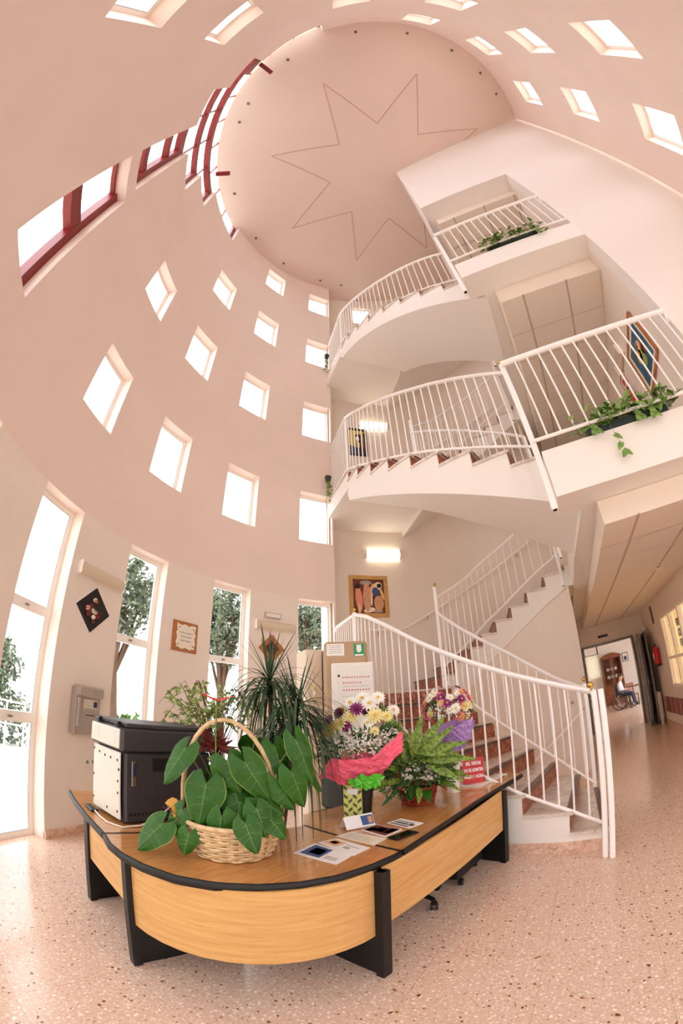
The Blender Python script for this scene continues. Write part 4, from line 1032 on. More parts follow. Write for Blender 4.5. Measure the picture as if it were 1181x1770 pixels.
sheet('wrapping', 'wrap_pink', t, [[(-1.62, 2.26, 1.10), (-1.5, 2.27, 1.25), (-1.37, 2.33, 1.235), (-1.27, 2.39, 1.25), (-1.19, 2.45, 1.32), (-1.1, 2.51, 1.42)],
                                   [(-1.55, 2.3, 1.10), (-1.46, 2.3, 1.16), (-1.37, 2.36, 1.16), (-1.27, 2.41, 1.19), (-1.18, 2.46, 1.25), (-1.1, 2.52, 1.34)],
                                   [(-1.52, 2.34, 1.06), (-1.46, 2.33, 1.05), (-1.38, 2.38, 1.09), (-1.28, 2.43, 1.13), (-1.19, 2.48, 1.18), (-1.11, 2.53, 1.27)]], 36, 14, .008)
sheet('wrapping', 'wrap_pink', t, [[(-1.6, 2.5, 1.14), (-1.7, 2.7, 1.2), (-1.5, 2.93, 1.22), (-1.28, 2.85, 1.24), (-1.12, 2.6, 1.36)], [(-1.53, 2.5, 1.02), (-1.56, 2.66, .98), (-1.5, 2.72, .98), (-1.42, 2.7, .98), (-1.38, 2.6, 1.02)]], 24, 10, .01)
sheet('wrapping', 'wrap_pink', t, [[(-1.52, 2.36, 1.1), (-1.38, 2.4, 1.1), (-1.22, 2.5, 1.2)], [(-1.55, 2.6, .98), (-1.47, 2.58, .97), (-1.42, 2.62, .98)]], 14, 8, .01)
sheet('green_wrapping', 'wrap_green', t, [[(-1.42, 2.31, 1.09), (-1.32, 2.34, 1.13), (-1.2, 2.41, 1.12)], [(-1.38, 2.36, 1.03), (-1.3, 2.38, 1.02), (-1.23, 2.42, 1.05)]], 14, 8, .014)
# bouquet in purple paper, further back on the desk
BP = Vector((-1.08, 3.55, 0)); t = thing('flower_bouquet', 'smaller bouquet of pink and peach flowers wrapped in lilac paper', 'bouquet', (BP.x, BP.y, DZ))
MB().lathe([(.05, DZ), (.06, DZ+.2), (.07, DZ+.25)], (BP.x, BP.y, 0), 18).build('vase', 'white_plastic', t, smooth=True)
C1 = Vector((BP.x, BP.y-.03, 1.5)); b = MB()
for i in range(160):
    d = rdir(-.4, .8); leaf(b, C1+Vector((d.x*.17, d.y*.17, d.z*.13-.02)), d, rnd(.04, .07), .018, nrm=rdir())
tag(b.build('greenery', 'fern', t), kind='stuff')
b = MB()
for i in range(170):
    d = rdir(-.3, .8); q = C1+Vector((.02+d.x*.19, -.06+d.y*.15, d.z*.12-.02)); b.ball(q, rnd(.005, .009), 4)
tag(b.build('baby_breath', 'petal_white', t), kind='stuff')
ms = ['petal_pink', 'petal_white', 'petal_purple', 'petal_white', 'petal_peach', 'petal_pink', 'petal_cream']
for i in range(44):
    d = rdir(-.45, .95)
    if d.y > .5: d.y = -d.y
    daisy(t, C1+Vector((d.x*.235, d.y*.2, d.z*.21+.02)), rnd(.036, .054), ms[i % 7], d, 'petal_yellow')
sheet('wrapping', 'wrap_purple', t, [[(-1.06, 3.3, 1.33), (-.95, 3.31, 1.36), (-.83, 3.36, 1.42)], [(-1.05, 3.36, 1.26), (-.94, 3.38, 1.22), (-.86, 3.42, 1.22)]], 16, 10, .008)
sheet('wrapping', 'wrap_purple', t, [[(-1.28, 3.42, 1.34), (-1.18, 3.34, 1.3), (-1.05, 3.32, 1.32)], [(-1.2, 3.48, 1.2), (-1.12, 3.43, 1.18), (-1.04, 3.42, 1.2)]], 12, 10, .008)
sheet('wrapping', 'wrap_purple', t, [[(-1.28, 3.6, 1.36), (-1.08, 3.78, 1.4), (-.86, 3.62, 1.38)], [(-1.18, 3.57, 1.14), (-1.08, 3.62, 1.1), (-.96, 3.57, 1.14)]], 16, 10, .008)
# red basket arrangement
RBX = Vector((-1.27, 3.16, 0)); t = thing('red_basket', 'small red wicker basket planted with variegated and fern-like greenery and a red bow', 'basket', (RBX.x, RBX.y, DZ))
b = MB(); weave(b, RBX.x, RBX.y, DZ+.01, DZ+.14, .125, .155, 8, 16, rr=.008); b.lathe([(.12, DZ+.002), (.13, DZ+.01)], (RBX.x, RBX.y, 0), 20); b.build('weave', 'wicker_red', t, smooth=True)
b = MB(); b.tube([(RBX.x+.16*cos(2*PI*i/30), RBX.y+.16*sin(2*PI*i/30), DZ+.148) for i in range(31)], .011, 7, cap=False); b.build('rim', 'wicker_red', t, smooth=True)
b = MB(); b.tube([Vector((RBX.x, RBX.y, DZ+.14))+Vector((.82, .57, 0))*(-.15*cos(PI*i/16))+Vector((0, 0, .38*sin(PI*i/16))) for i in range(17)], .008, 7); b.build('handle', 'wicker_red', t, smooth=True)
MB().lathe([(.14, DZ+.11), (.145, DZ+.125)], (RBX.x, RBX.y, 0), 20).build('soil', 'soil', t)
b = MB(); b.cur = 0
for i in range(46):
    d = rdir(.0, .95); L_ = rnd(.13, .24); p = RBX+Vector((d.x*.06, d.y*.06, DZ+.16+rnd(0, .08))); q = p+d*rnd(.1, .3)
    leaf(b, q, (d+Vector((0, 0, rnd(-.6, .3)))).normalized(), L_, L_*.3, nrm=Vector((.5, -.5, .7)), droop=.35)
b.build('large_leaves', 'leaf_variegated', t)
for i, (p_, q_) in enumerate([((-1.28, 2.98, 1.2), (-1.4, 2.86, 1.62)), ((-1.3, 2.93, 1.2), (-1.28, 2.9, 1.47)), ((-1.2, 2.97, 1.25), (-1.13, 2.98, 1.5)), ((-1.12, 2.98, 1.22), (-.9, 3.03, 1.4)), ((-1.1, 3.0, 1.2), (-.8, 3.05, 1.27)), ((-1.08, 3.0, 1.15), (-.74, 3.06, 1.13)), ((-1.06, 3.0, 1.08), (-.84, 3.04, .95)), ((-1.1, 2.98, 1.2), (-.86, 3.02, 1.18)), ((-1.36, 2.95, 1.15), (-1.52, 2.82, 1.3)), ((-1.2, 2.95, 1.22), (-1.2, 2.9, 1.4)), ((-1.15, 3.0, 1.25), (-.98, 3.1, 1.48)), ((-1.3, 3.0, 1.1), (-1.5, 2.9, 1.1))]):
    b = MB(); P_, Q_ = Vector(p_), Vector(q_); heart(b, P_, Q_, (Q_-P_).length*.22+.02, (.4, -.7, .5), cup=.15, droop=.12); b.build('variegated_leaf', 'leaf_variegated', t, smooth=True)
b = MB()
for i in range(420):
    d = rdir(-.5, .9); q = RBX+Vector((.02+d.x*.24, d.y*.2, DZ+.3+d.z*.17)); leaf(b, q, (d+rdir()*.6).normalized(), rnd(.05, .11), .022, nrm=rdir(), droop=.4)
tag(b.build('undergrowth', 'fern', t), kind='stuff')
b = MB()
for i in range(16):
    a = rnd(0, 2*PI); b2 = RBX+Vector((cos(a)*.1, sin(a)*.1, DZ+.17)); d = Vector((cos(a), sin(a), rnd(-.4, .4)))
    heart(b, b2+d*.06, b2+d*rnd(.16, .24)+Vector((0, 0, -.05)), .1, (d.x*.4, d.y*.4, .8))
b.build('dark_leaves', 'leaf_dark', t, smooth=True)
for cc, n_ in ((Vector((-1.08, 3.12, DZ+.3)), 90), (Vector((-1.18, 3.02, DZ+.28)), 60)):
    b = MB()
    for i in range(n_): d = rdir(-.2, .9); strap(b, cc+d*.01, d, rnd(.1, .19), .006, g=3.2, n=6)
    tag(b.build('ribbon_leaves', 'leaf_pale' if n_ == 90 else 'fern', t), kind='stuff')
b = MB()
for i in range(240):
    d = rdir(-.9, .4); c_ = RBX+Vector((-.12, -.1, DZ+.17)) + Vector((d.x*.16, d.y*.13, d.z*.1)); leaf(b, c_, rdir(-.8, .3), rnd(.02, .035), .012, nrm=rdir())
tag(b.build('trailing_ivy', 'leaf_mid', t), kind='stuff')
b = MB()
for i in range(36):
    d = rdir(-.9, .4); c_ = RBX+Vector((-.13, -.12, DZ+.15)) + Vector((d.x*.17, d.y*.13, d.z*.1)); leaf(b, c_, rdir(-.8, .3), .016, .01, nrm=rdir())
tag(b.build('pale_ivy_tips', 'petal_white', t), kind='stuff')
for i, (dx, dz) in enumerate(((-.05, .02), (.05, .02), (-.03, -.02), (.035, -.025), (0, .0))):
    c_ = RBX+Vector((-.1+.82*dx, -.14+.57*dx, DZ+.42+dz)); MB().ball(c_, .034 if i < 4 else .02, 8, sz=.8).build('bow', 'ribbon_red', t, smooth=True)
sheet('ribbon_tail', 'ribbon_red', t, [[RBX+Vector((-.1, -.15, DZ+.4)), RBX+Vector((-.07, -.14, DZ+.4))], [RBX+Vector((-.08, -.2, DZ+.16)), RBX+Vector((-.05, -.19, DZ+.16))]], 4, 8, .006)
# glass bowl with striped leaves
t = thing('glass_bowl', 'small glass bowl with striped leaves beside the red sign', 'bowl', (-1.22, 3.86, DZ))
MB().lathe([(.03, DZ), (.065, DZ+.012), (.085, DZ+.05), (.07, DZ+.085), (.066, DZ+.085), (.08, DZ+.05), (.06, DZ+.018), (.01, DZ+.014)], (-1.22, 3.86, 0), 22).build('bowl', 'grey_plastic', t, smooth=True)
b = MB()
for i in range(26): d = rdir(.1, .95); strap(b, Vector((-1.22, 3.86, DZ+.06)), d, rnd(.1, .2), .01, g=2, n=6)
b.build('leaves', 'leaf_pale', t)

# gift bag with woven pattern
t = thing('gift_bag', 'tall yellow paper gift bag with grey chevron pattern in front of the pink bouquet', 'bag', (-1.5, 2.56, DZ), .35)
P = Matrix.Translation((-1.515, 2.545, 0)) @ Matrix.Rotation(.45, 4, 'Z')
def lb(c, d, bevel=0): b = MB(); b.box(c, d, bevel=bevel); b.v = [tuple(P @ Vector(v)) for v in b.v]; return b
lb((0, 0, DZ+.142), (.13, .07, .28), .003).build('body', 'bag_yellow', t)
b = MB()
for i in range(8):
    for j in range(4):
        if (i+j) % 2: x = -.048+.032*j; z = DZ+.03+.033*i; sl = .01*(1 if j % 2 else -1); b.add([(x-.014, -.0365, z-.012-sl), (x+.014, -.0365, z-.012+sl), (x+.014, -.0365, z+.012+sl), (x-.014, -.0365, z+.012-sl)], [(0, 1, 2, 3)])
        if (i+j) % 2 and j < 2: y = -.017+.034*j; z = DZ+.03+.033*i; b.add([(.0655, y-.014, z-.012), (.0655, y+.014, z-.006), (.0655, y+.014, z+.018), (.0655, y-.014, z+.012)], [(0, 1, 2, 3)])
b.v = [tuple(P @ Vector(v)) for v in b.v]; b.build('pattern', 'bag_dark', t)
lb((0, -.038, DZ+.235), (.075, .003, .045)).build('tag', 'paper', t)
lb((0, 0, DZ+.295), (.05, .004, .03)).build('ribbon', 'leaf_yellow', t)

# ------------------------------------------------------------------ leaflets, phone, sign
def paper(pts, z, m, name, label, cat, cells, group=None, th=.004):
    t = thing(name, label, cat, (pts[0][0], pts[0][1], z), group=group)
    MB().prism(pts, z, z+th).build('sheet', m, t)
    A, B, C_, D_ = [Vector(p+(0,)) for p in pts]
    for k, (u0, v0, u1, v1, mm) in enumerate(cells):
        def Q(u, v): p = (A*(1-u)+B*u)*(1-v)+(D_*(1-u)+C_*u)*v; return (p.x, p.y)
        MB().prism([Q(u0, v0), Q(u1, v0), Q(u1, v1), Q(u0, v1)], z+th, z+th+.0006).build('print', mm, t)
GG = 'leaflets on the desk'
lines = lambda y0, n, x0=.1, x1=.8: [(x0, y0+i*.06, x1-(.1 if i % 3 == 2 else 0), y0+i*.06+.02, 'grey_plastic') for i in range(n)]
paper([(-1.44, 1.77), (-1.15, 1.75), (-1.15, 1.91), (-1.45, 1.98)], DZ+.001, 'paper', 'leaflet', 'white leaflet with a blue-grey photo, nearest the wicker basket', 'leaflet', [(.08, .12, .55, .9, 'picture_inkblue'), (.2, .3, .48, .75, 'petal_pink'), (.62, .2, .9, .26, 'grey_plastic'), (.62, .34, .88, .4, 'grey_plastic')], GG)
paper([(-1.44, 1.995), (-1.14, 1.90), (-1.12, 2.05), (-1.39, 2.12)], DZ+.002, 'paper', 'leaflet', 'white leaflet with a skin-toned photo, lying across the desk seam side', 'leaflet', [(.05, .2, .42, .85, 'petal_peach'), (.12, .4, .3, .7, 'petal_pink'), (.55, .3, .7, .5, 'grey_plastic'), (.5, .62, .85, .67, 'grey_plastic')], GG)
paper([(-1.42, 2.16), (-1.12, 2.10), (-1.11, 2.24), (-1.38, 2.29)], DZ+.001, 'mat_board', 'leaflet', 'plain cream printed sheet behind the desk seam', 'leaflet', [(.1, .15, .85, .18, 'grey_plastic'), (.1, .3, .8, .33, 'grey_plastic'), (.1, .45, .85, .48, 'grey_plastic'), (.1, .6, .7, .63, 'grey_plastic')], GG)
paper([(-1.34, 2.34), (-1.13, 2.26), (-1.09, 2.43), (-1.3, 2.48)], DZ+.001, 'paper', 'magazine', 'small magazine with a dark portrait photo beside the black phone', 'magazine', [(.04, .06, .96, .94, 'picture_brown'), (.3, .25, .66, .75, 'picture_skin'), (.1, .1, .3, .6, 'frame_black'), (.7, .3, .92, .9, 'frame_black')], GG, .008)
paper([(-1.26, 2.55), (-1.06, 2.47), (-1.01, 2.6), (-1.21, 2.68)], DZ+.001, 'paper', 'leaflet', 'white printed card with dark blocks, furthest of the leaflets', 'leaflet', [(.1, .1, .85, .2, 'frame_black'), (.12, .35, .7, .5, 'screen_dark'), (.1, .62, .8, .7, 'screen_dark'), (.75, .3, .92, .55, 'frame_black')], GG)
t = thing('mobile_phone', 'black mobile phone lying next to the magazine', 'phone', (-1.08, 2.36, DZ))
MB().box((-1.035, 2.32, DZ+.006), (.085, .19, .011), rz=-.35, bevel=.004).build('body', 'black_plastic', t); MB().box((-1.035, 2.32, DZ+.0125), (.073, .165, .002), rz=-.35).build('screen', 'black_gloss', t)
t = thing('card_stand', 'folded white card with a small photo, leaning behind the leaflets', 'card', (-1.4, 2.4, DZ))
Q = Matrix.Translation((-1.385, 2.40, DZ+.002)) @ Matrix.Rotation(1.05, 4, 'Z')
b = MB(); b.box((0, 0, .045), (.22, .003, .095), rx=-.5); b.v = [tuple(Q @ Vector(v)) for v in b.v]; b.build('front', 'paper', t)
b = MB(); b.box((0, .045, .045), (.22, .003, .095), rx=.5); b.v = [tuple(Q @ Vector(v)) for v in b.v]; b.build('back', 'paper', t)
b = MB(); b.box((.06, -.002, .047), (.09, .003, .07), rx=-.5); b.v = [tuple(Q @ Vector(v)) for v in b.v]; b.build('photo', 'picture_inkblue', t)
b = MB(); b.box((.08, -.004, .047), (.03, .003, .05), rx=-.5); b.v = [tuple(Q @ Vector(v)) for v in b.v]; b.build('photo', 'picture_skin', t)
# red sign on white base
t = thing('desk_sign', 'red notice with white lettering standing on a white base at the desk end', 'sign', (-.95, 3.85, DZ))
MB().prism([(-1.17, 3.78), (-.88, 3.66), (-.7, 4.16), (-1.0, 4.3)], DZ+.001, DZ+.018).build('base', 'white_plastic', t)
ang = math.atan2(.12, .22)
Q = Matrix.Translation((-.95, 3.8, DZ+.018)) @ Matrix.Rotation(.42, 4, 'Z') @ Matrix.Rotation(-.12, 4, 'X')
b = MB(); b.box((0, 0, .125), (.2, .006, .25)); b.v = [tuple(Q @ Vector(v)) for v in b.v]; b.build('board', 'red_paint', t)
b = MB(); b.box((-.06, .03, .012), (.09, .14, .01)); b.v = [tuple(Q @ Vector(v)) for v in b.v]; b.build('foot', 'red_paint', t)
for i, s_ in enumerate(('SRS. VISITAS', 'NO SE ADMITEN', 'PASEN 1 HORA')):
    text(s_, 'lettering', 'paper', t, Q @ Matrix.Translation((0, -.0045, .195-.065*i)) @ Matrix.Rotation(PI/2, 4, 'X') @ Matrix.Diagonal((.95 if i == 1 else 1.05, 1.7, 1, 1)), .026, bold=.001)

# ------------------------------------------------------------------ pictures and fittings on the round wall
def wall_local(label, name, cat, az, z, r=R, group=None, off=0.0):
    """thing on the cylinder wall: local x = to the right seen from inside, y = out of the wall, z up"""
    p = cyl(az, r-off, z); t = thing(name, label, cat, p, group=group)
    a = rad(az); m = Matrix.Translation(p) @ Matrix(((cos(a), -sin(a), 0), (-sin(a), -cos(a), 0), (0, 0, 1))).to_4x4()
    # x right (clockwise azimuth), y towards the hall
    return t, m
def xf(b, m): b.v = [tuple(m @ Vector(v)) for v in b.v]; return b
def lbx(m, c, d, bevel=0, rx=0, ry=0, rz=0): b = MB(); b.box(c, d, bevel=bevel, rx=rx, ry=ry, rz=rz); return xf(b, m)
def frame_box(m, w, h, fw, th, t, mt, name='frame', tilt=0):
    T = m @ Matrix.Rotation(tilt, 4, 'Y'); b = MB()
    for c, d in (((0, th/2, h/2-fw/2), (w, th, fw)), ((0, th/2, -h/2+fw/2), (w, th, fw)), ((-w/2+fw/2, th/2, 0), (fw, th, h-2*fw)), ((w/2-fw/2, th/2, 0), (fw, th, h-2*fw))): b.box(c, d, bevel=.004)
    xf(b, T); b.build(name, mt, t); return T
def blob(T, pts, y, mt, t, name='painted_shape'):
    b = MB(); n = len(pts); vs = [(p[0], y, p[1]) for p in pts]+[(p[0], y+.0015, p[1]) for p in pts]
    b.add(vs, [tuple(range(n)), tuple(range(n, 2*n))[::-1]]+[(i, (i+1) % n, (i+1) % n+n, i+n) for i in range(n)]); xf(b, T); return b.build(name, mt, t)
def ell(cx, cz, a, c, n=14, rot=0): return [(cx+a*cos(2*PI*i/n)*cos(rot)-c*sin(2*PI*i/n)*sin(rot), cz+a*cos(2*PI*i/n)*sin(rot)+c*sin(2*PI*i/n)*cos(rot)) for i in range(n)]
# painting with figures, back wall
t, m = wall_local('pale wood framed painting of standing pink and ochre shapes over the lowest stair landing', 'framed_painting', 'painting', -43.6, 3.735, RB)
T = frame_box(m, .80, .86, .085, .03, t, 'frame_wood')
lbx(T, (0, .008, 0), (.66, .012, .72)).build('canvas', 'picture_brown', t)
for pts, mt in ((ell(-.2, -.05, .07, .26, rot=.08), 'petal_salmon'), (ell(-.04, -.02, .08, .3), 'picture_skin'), (ell(.05, .08, .05, .2, rot=-.3), 'petal_peach'), (ell(.2, -.14, .1, .16), 'picture_skin'), (ell(.14, .1, .07, .09), 'picture_inkblue'), (ell(.2, .22, .08, .08), 'mat_board'), (ell(.22, .22, .05, .05), 'frame_black'),
                (ell(-.22, .2, .05, .05), 'frame_black'), (ell(-.05, .28, .12, .05), 'grey_plastic'), (ell(.0, -.28, .12, .05, rot=.2), 'mat_board'), (ell(.16, -.3, .12, .03), 'grey_plastic'), (ell(-.2, -.26, .03, .1), 'petal_peach'), (ell(.27, .06, .03, .14, rot=.3), 'petal_peach'), (ell(.05, -.08, .02, .12), 'mat_board')):
    blob(T, pts, .0145+rnd(0, .001), mt, t)
# black framed picture
t, m = wall_local('black framed picture in yellow and dark tones behind the middle flight railing', 'framed_picture', 'picture', -44.3, 7.53, RB)
T = frame_box(m, .52, .84, .06, .03, t, 'frame_black'); lbx(T, (0, .008, 0), (.42, .012, .74)).build('print', 'picture_yellow', t)
for pts, mt in (([(-.2, -.36), (.2, -.36), (.2, -.2), (-.2, -.12)], 'screen_dark'), (ell(.05, .12, .09, .14), 'frame_black'), (ell(.02, .1, .05, .08), 'mat_board'), ([(.06, -.3), (.16, -.3), (.14, .25), (.1, .25)], 'frame_black'), (ell(-.02, -.1, .05, .08), 'grey_plastic'), ([(.16, -.3), (.2, -.3), (.2, .3), (.17, .3)], 'picture_brown')): blob(T, pts, .0145+rnd(0, .001), mt, t)
# dark diamond picture
t, m = wall_local('black diamond-hung picture with red rolled shapes, left of the second tall window', 'framed_picture', 'picture', -107.9, 2.475)
T = m @ Matrix.Rotation(rad(45), 4, 'Y'); lbx(T, (0, .012, 0), (.365, .024, .365), .003).build('panel', 'frame_black', t); lbx(T, (0, .006, 0), (.385, .010, .385), .003).build('border', 'paper', t)
for i in range(15):
    x, z = rnd(-.09, .11), rnd(-.11, .1); b = MB(); b.lathe([(.024, 0), (.026, .02), (.014, .022), (.012, .012)], (x, .024, z), 12, axis=(0, 1, 0)); xf(b, T); b.build('paper_roll', ['picture_brown', 'mat_board', 'brick_red'][i % 3], t, smooth=True)
# plaque
t, m = wall_local('brown wooden plaque with a cream parchment and script lettering, between two tall windows', 'wall_plaque', 'plaque', -88.4, 2.495)
lbx(m @ Matrix.Rotation(.0, 4, 'Y'), (0, .012, 0), (.42, .024, .42), .006).build('board', 'frame_oak', t)
pts = []
for s_ in range(4):
    for i in range(8):
        u = -1+2*i/8; x, z = [(u, 1), (1, -u), (-u, -1), (-1, u)][s_]; w_ = .155+.012*sin(i*2.3+s_); h_ = .165+.012*cos(i*1.9+s_); pts.append((.01+x*w_, z*h_))
blob(m, pts, .024, 'mat_board', t, 'parchment')
for x, z in ((-.11, .12), (.13, .12), (-.11, -.12), (.13, -.12)): b = MB(); b.ball((x, .027, z), .009, 6); xf(b, m); b.build('nail', 'frame_black', t, smooth=True)
TX = m @ Matrix.Rotation(PI/2, 4, 'X') @ Matrix.Rotation(PI, 4, 'Y')
TX = m @ Matrix(((1, 0, 0, 0), (0, 0, 1, .0262), (0, 1, 0, 0), (0, 0, 0, 1)))
for i, s_ in enumerate(('Centro residencial', 'Tercera Edad', 'Santa Susana')): text(s_, 'lettering', 'frame_black', t, TX @ Matrix.Translation((.01, .055-.055*i, 0)), .034 if i else .03, ext=.0004)
# small wood diamond picture
t, m = wall_local('small oak diamond-hung frame with dark centre, behind the dragon plant', 'framed_picture', 'picture', -68.8, 2.545)
T = frame_box(m, .33, .33, .07, .025, t, 'frame_oak', tilt=rad(45)); lbx(T, (0, .006, 0), (.22, .01, .22)).build('panel', 'picture_brown', t)
for i in range(7): blob(T, ell(rnd(-.06, .06), rnd(-.06, .06), .02, .035, rot=rnd(0, 3)), .0125, 'frame_black', t)
# wall lamps
def tube_lamp(label, az, z, r, L_, h, lit):
    t, m = wall_local(label, 'wall_lamp', 'lamp', az, z, r, group=None)
    lbx(m, (0, .012, 0), (L_-.02, .024, h), .004).build('backplate', 'white_enamel', t)
    b = MB(); n = 8; prof = [(-h/2+h*i/n, .024+.07*sin(PI*(.12+.76*i/n))) for i in range(n+1)]
    vs = [(x, y, z_) for x in (-L_/2+.015, L_/2-.015) for z_, y in prof]; k = n+1
    b.add(vs, [(i, i+1, i+1+k, i+k) for i in range(n)]+[(0, n, n+k, k)]); xf(b, m); b.build('diffuser', 'tube_light' if lit else 'lamp_cover', t, smooth=True)
    for s_ in (-1, 1): lbx(m, (s_*(L_/2-.008), .045, 0), (.018, .095, h+.004), .012).build('end_cap', 'window_white', t)
    return t, m
tube_lamp('unlit long wall lamp with white end cap, left of the second tall window', -107.6, 2.87, R, .72, .15, False)
tube_lamp('unlit long wall lamp above the small oak diamond frame', -68.0, 2.91, R, .74, .15, False)
tube_lamp('lit tube wall lamp above the framed painting of figures', -39.5, 4.63, RB, .72, .19, True)
tube_lamp('lit tube wall lamp beside the black framed picture', -39.0, 8.1, RB, .72, .2, True)
t, m = wall_local('small emergency light above the unlit long lamp by the dragon plant', 'emergency_light', 'lamp', -68.8, 3.09)
lbx(m, (0, .025, 0), (.3, .05, .09), .01).build('case', 'beige_plastic', t); lbx(m, (0, .052, -.005), (.25, .006, .06), .002).build('diffuser', 'white_plastic', t)
# wall phone / intercom
t, m = wall_local('grey wall payphone with keypad and receiver, between the glass door and the copier', 'wall_phone', 'telephone', -107.5, 1.38)
lbx(m, (0, .05, -.02), (.36, .1, .5), .012).build('case', 'grey_plastic', t); lbx(m, (.01, .075, .19), (.37, .13, .12), .02).build('hood', 'grey_plastic', t)
lbx(m, (.02, .103, .06), (.2, .008, .11), .002).build('keypad_panel', 'beige_plastic', t)
for i in range(4):
    for j in range(3): lbx(m, (-.05+.032*i, .109, .09-.028*j), (.02, .006, .016), .002).build('key', 'white_plastic', t)
lbx(m, (.09, .109, .06), (.05, .006, .06), .002).build('display', 'screen_dark', t)
b = MB(); b.tube([(-.15, .12, .12), (-.155, .13, .0), (-.15, .12, -.18)], [.026, .016, .028], 10); xf(b, m); b.build('handset', 'grey_plastic', t, smooth=True)
lbx(m, (.03, .103, -.06), (.12, .004, .008)).build('slot', 'dark_hole', t)
t, m = wall_local('double white wall socket behind the copier', 'wall_socket', 'socket', -105.7, .795)
for i in range(2):
    lbx(m, (-.04+.08*i, .006, 0), (.078, .012, .085), .004).build('plate', 'white_plastic', t)
    b = MB(); b.lathe([(.022, 0), (.022, .003), (.02, .0035), (.018, -.002)], (-.04+.08*i, .012, 0), 14, axis=(0, 1, 0)); xf(b, m); b.build('outlet', 'beige_plastic', t, smooth=True)
    for s_ in (-1, 1): b = MB(); b.lathe([(.004, 0), (.004, .001)], (-.04+.08*i+s_*.008, .016, 0), 8, axis=(0, 1, 0)); xf(b, m); b.build('pin_hole', 'dark_hole', t)

# ------------------------------------------------------------------ cabinets behind the desk
t = thing('storage_cabinet', 'tall tan metal cabinet with a notice and a green sticker, behind the bouquets', 'cabinet', (-2.4, 4.1, 0))
ang = math.atan2(.25, .42); Mx = Matrix.Translation((-2.33, 3.86, 0)) @ Matrix.Rotation(ang, 4, 'Z')
def mb_(c, d, bevel=0, rz=0): b = MB(); b.box(c, d, bevel=bevel, rz=rz); return xf(b, Mx)
mb_((0, .2, 1.185), (.5, .4, 2.37), .03).build('body', 'tan_metal', t)
mb_((-.115, -.002, 2.27), (.2, .004, .14)).build('notice', 'paper', t)
for i in range(5): mb_((-.115, -.0045, 2.32-.022*i), (.16-.02*(i % 2), .001, .005)).build('notice_line', 'grey_plastic', t)
mb_((.155, -.002, 2.26), (.12, .004, .15)).build('sticker', 'green_sign', t)
b = MB(); Tm = Mx; blob(Tm @ Matrix.Translation((.155, -.0062, 2.27)), ell(0, 0, .03, .04), 0, 'paper', t, 'hand_symbol')
for i in range(4): blob(Tm @ Matrix.Translation((.155, -.0062, 2.27)), ell(-.022+.014*i, .035, .006, .022), 0, 'paper', t, 'hand_symbol')
mb_((.155, -.0045, 2.2), (.1, .001, .018)).build('sticker_text', 'paper', t)
t = thing('alarm_panel', 'white fire alarm panel box with rows of red lights, standing before the tan cabinet', 'panel', (-2.2, 3.9, 1.2))
mb_((.07, -.09, 1.62), (.46, .16, .95), .012).build('case', 'white_plastic', t)
mb_((.09, -.173, 1.62), (.40, .008, .9), .004).build('door', 'white_plastic', t)
for row, (n_, z) in enumerate(((10, 1.93), (7, 1.87), (10, 1.79), (9, 1.66), (8, 1.58))):
    for i in range(n_):
        b = MB(); b.ball((-.03+.03*i, -.178, z), .0075, 6); xf(b, Mx); b.build('indicator', 'red_paint', t, smooth=True)
b = MB(); b.lathe([(.014, 0), (.014, .006)], (-.08, -.176, 1.95), 12, axis=(0, -1, 0)); xf(b, Mx); b.build('lock', 'black_plastic', t)
for z in (1.83, 1.72): mb_((.1, -.1775, z), (.28, .001, .004)).build('label_line', 'grey_plastic', t)
# cream panelled cupboard at the corner
t = thing('cream_cupboard', 'tall cream panelled cupboard left of the tan cabinet, with hanging ornaments', 'cupboard', (-3.0, 4.2, 0))
Mx = Matrix.Translation((-2.82, 4.1, 0)) @ Matrix.Rotation(.95, 4, 'Z')
mb_((0, .2, 1.17), (.44, .4, 2.34), .008).build('body', 'cream_paint', t)
for i in range(2):
    mb_((-.105+.21*i, -.008, 1.62), (.19, .016, 1.28), .004).build('door', 'cream_paint', t); mb_((-.105+.21*i, -.008, .5), (.19, .016, .84), .004).build('door', 'cream_paint', t)
mb_((-.01, -.025, 1.3), (.012, .02, .1), .003).build('handle', 'steel', t)
mb_((.0, -.002, 1.17), (.008, .01, 2.3)).build('gap', 'dark_hole', t)
def charm(label, x, z0, z1, kind):
    P_ = Mx @ Vector((x, -.03, z1)); t = thing('hanging_charm', label, 'ornament', P_, group=None)
    b = MB(); b.tube([(x, -.03, z0), (x, -.03, z1)], .0015, 5); xf(b, Mx); b.build('string', 'bark', t)
    if kind == 0:
        for i, mm in enumerate(('bag_yellow', 'petal_white', 'bag_yellow')):
            b = MB(); b.lathe([(.003, .05), (.02, .0), (.003, -.03)], (x, -.035, z1-.08*i), 10); xf(b, Mx); b.build('bead', mm, t, smooth=True)
    else:
        b = MB(); b.lathe([(.005, .03), (.03, .01), (.045, 0), (.03, -.012), (.005, -.02)], (x, -.045, z1), 14); xf(b, Mx); b.build('disc', 'wrap_purple', t, smooth=True)
        b = MB(); b.lathe([(.004, .03), (.02, .0), (.004, -.02)], (x, -.045, z1+.06), 12); xf(b, Mx); b.build('bead', 'petal_white', t, smooth=True)
charm('yellow and white beaded ornament hanging on the cream cupboard', -.12, 2.05, 1.85, 0)
charm('lilac disc ornament on a long string on the cream cupboard', .08, 2.25, 1.72, 1)

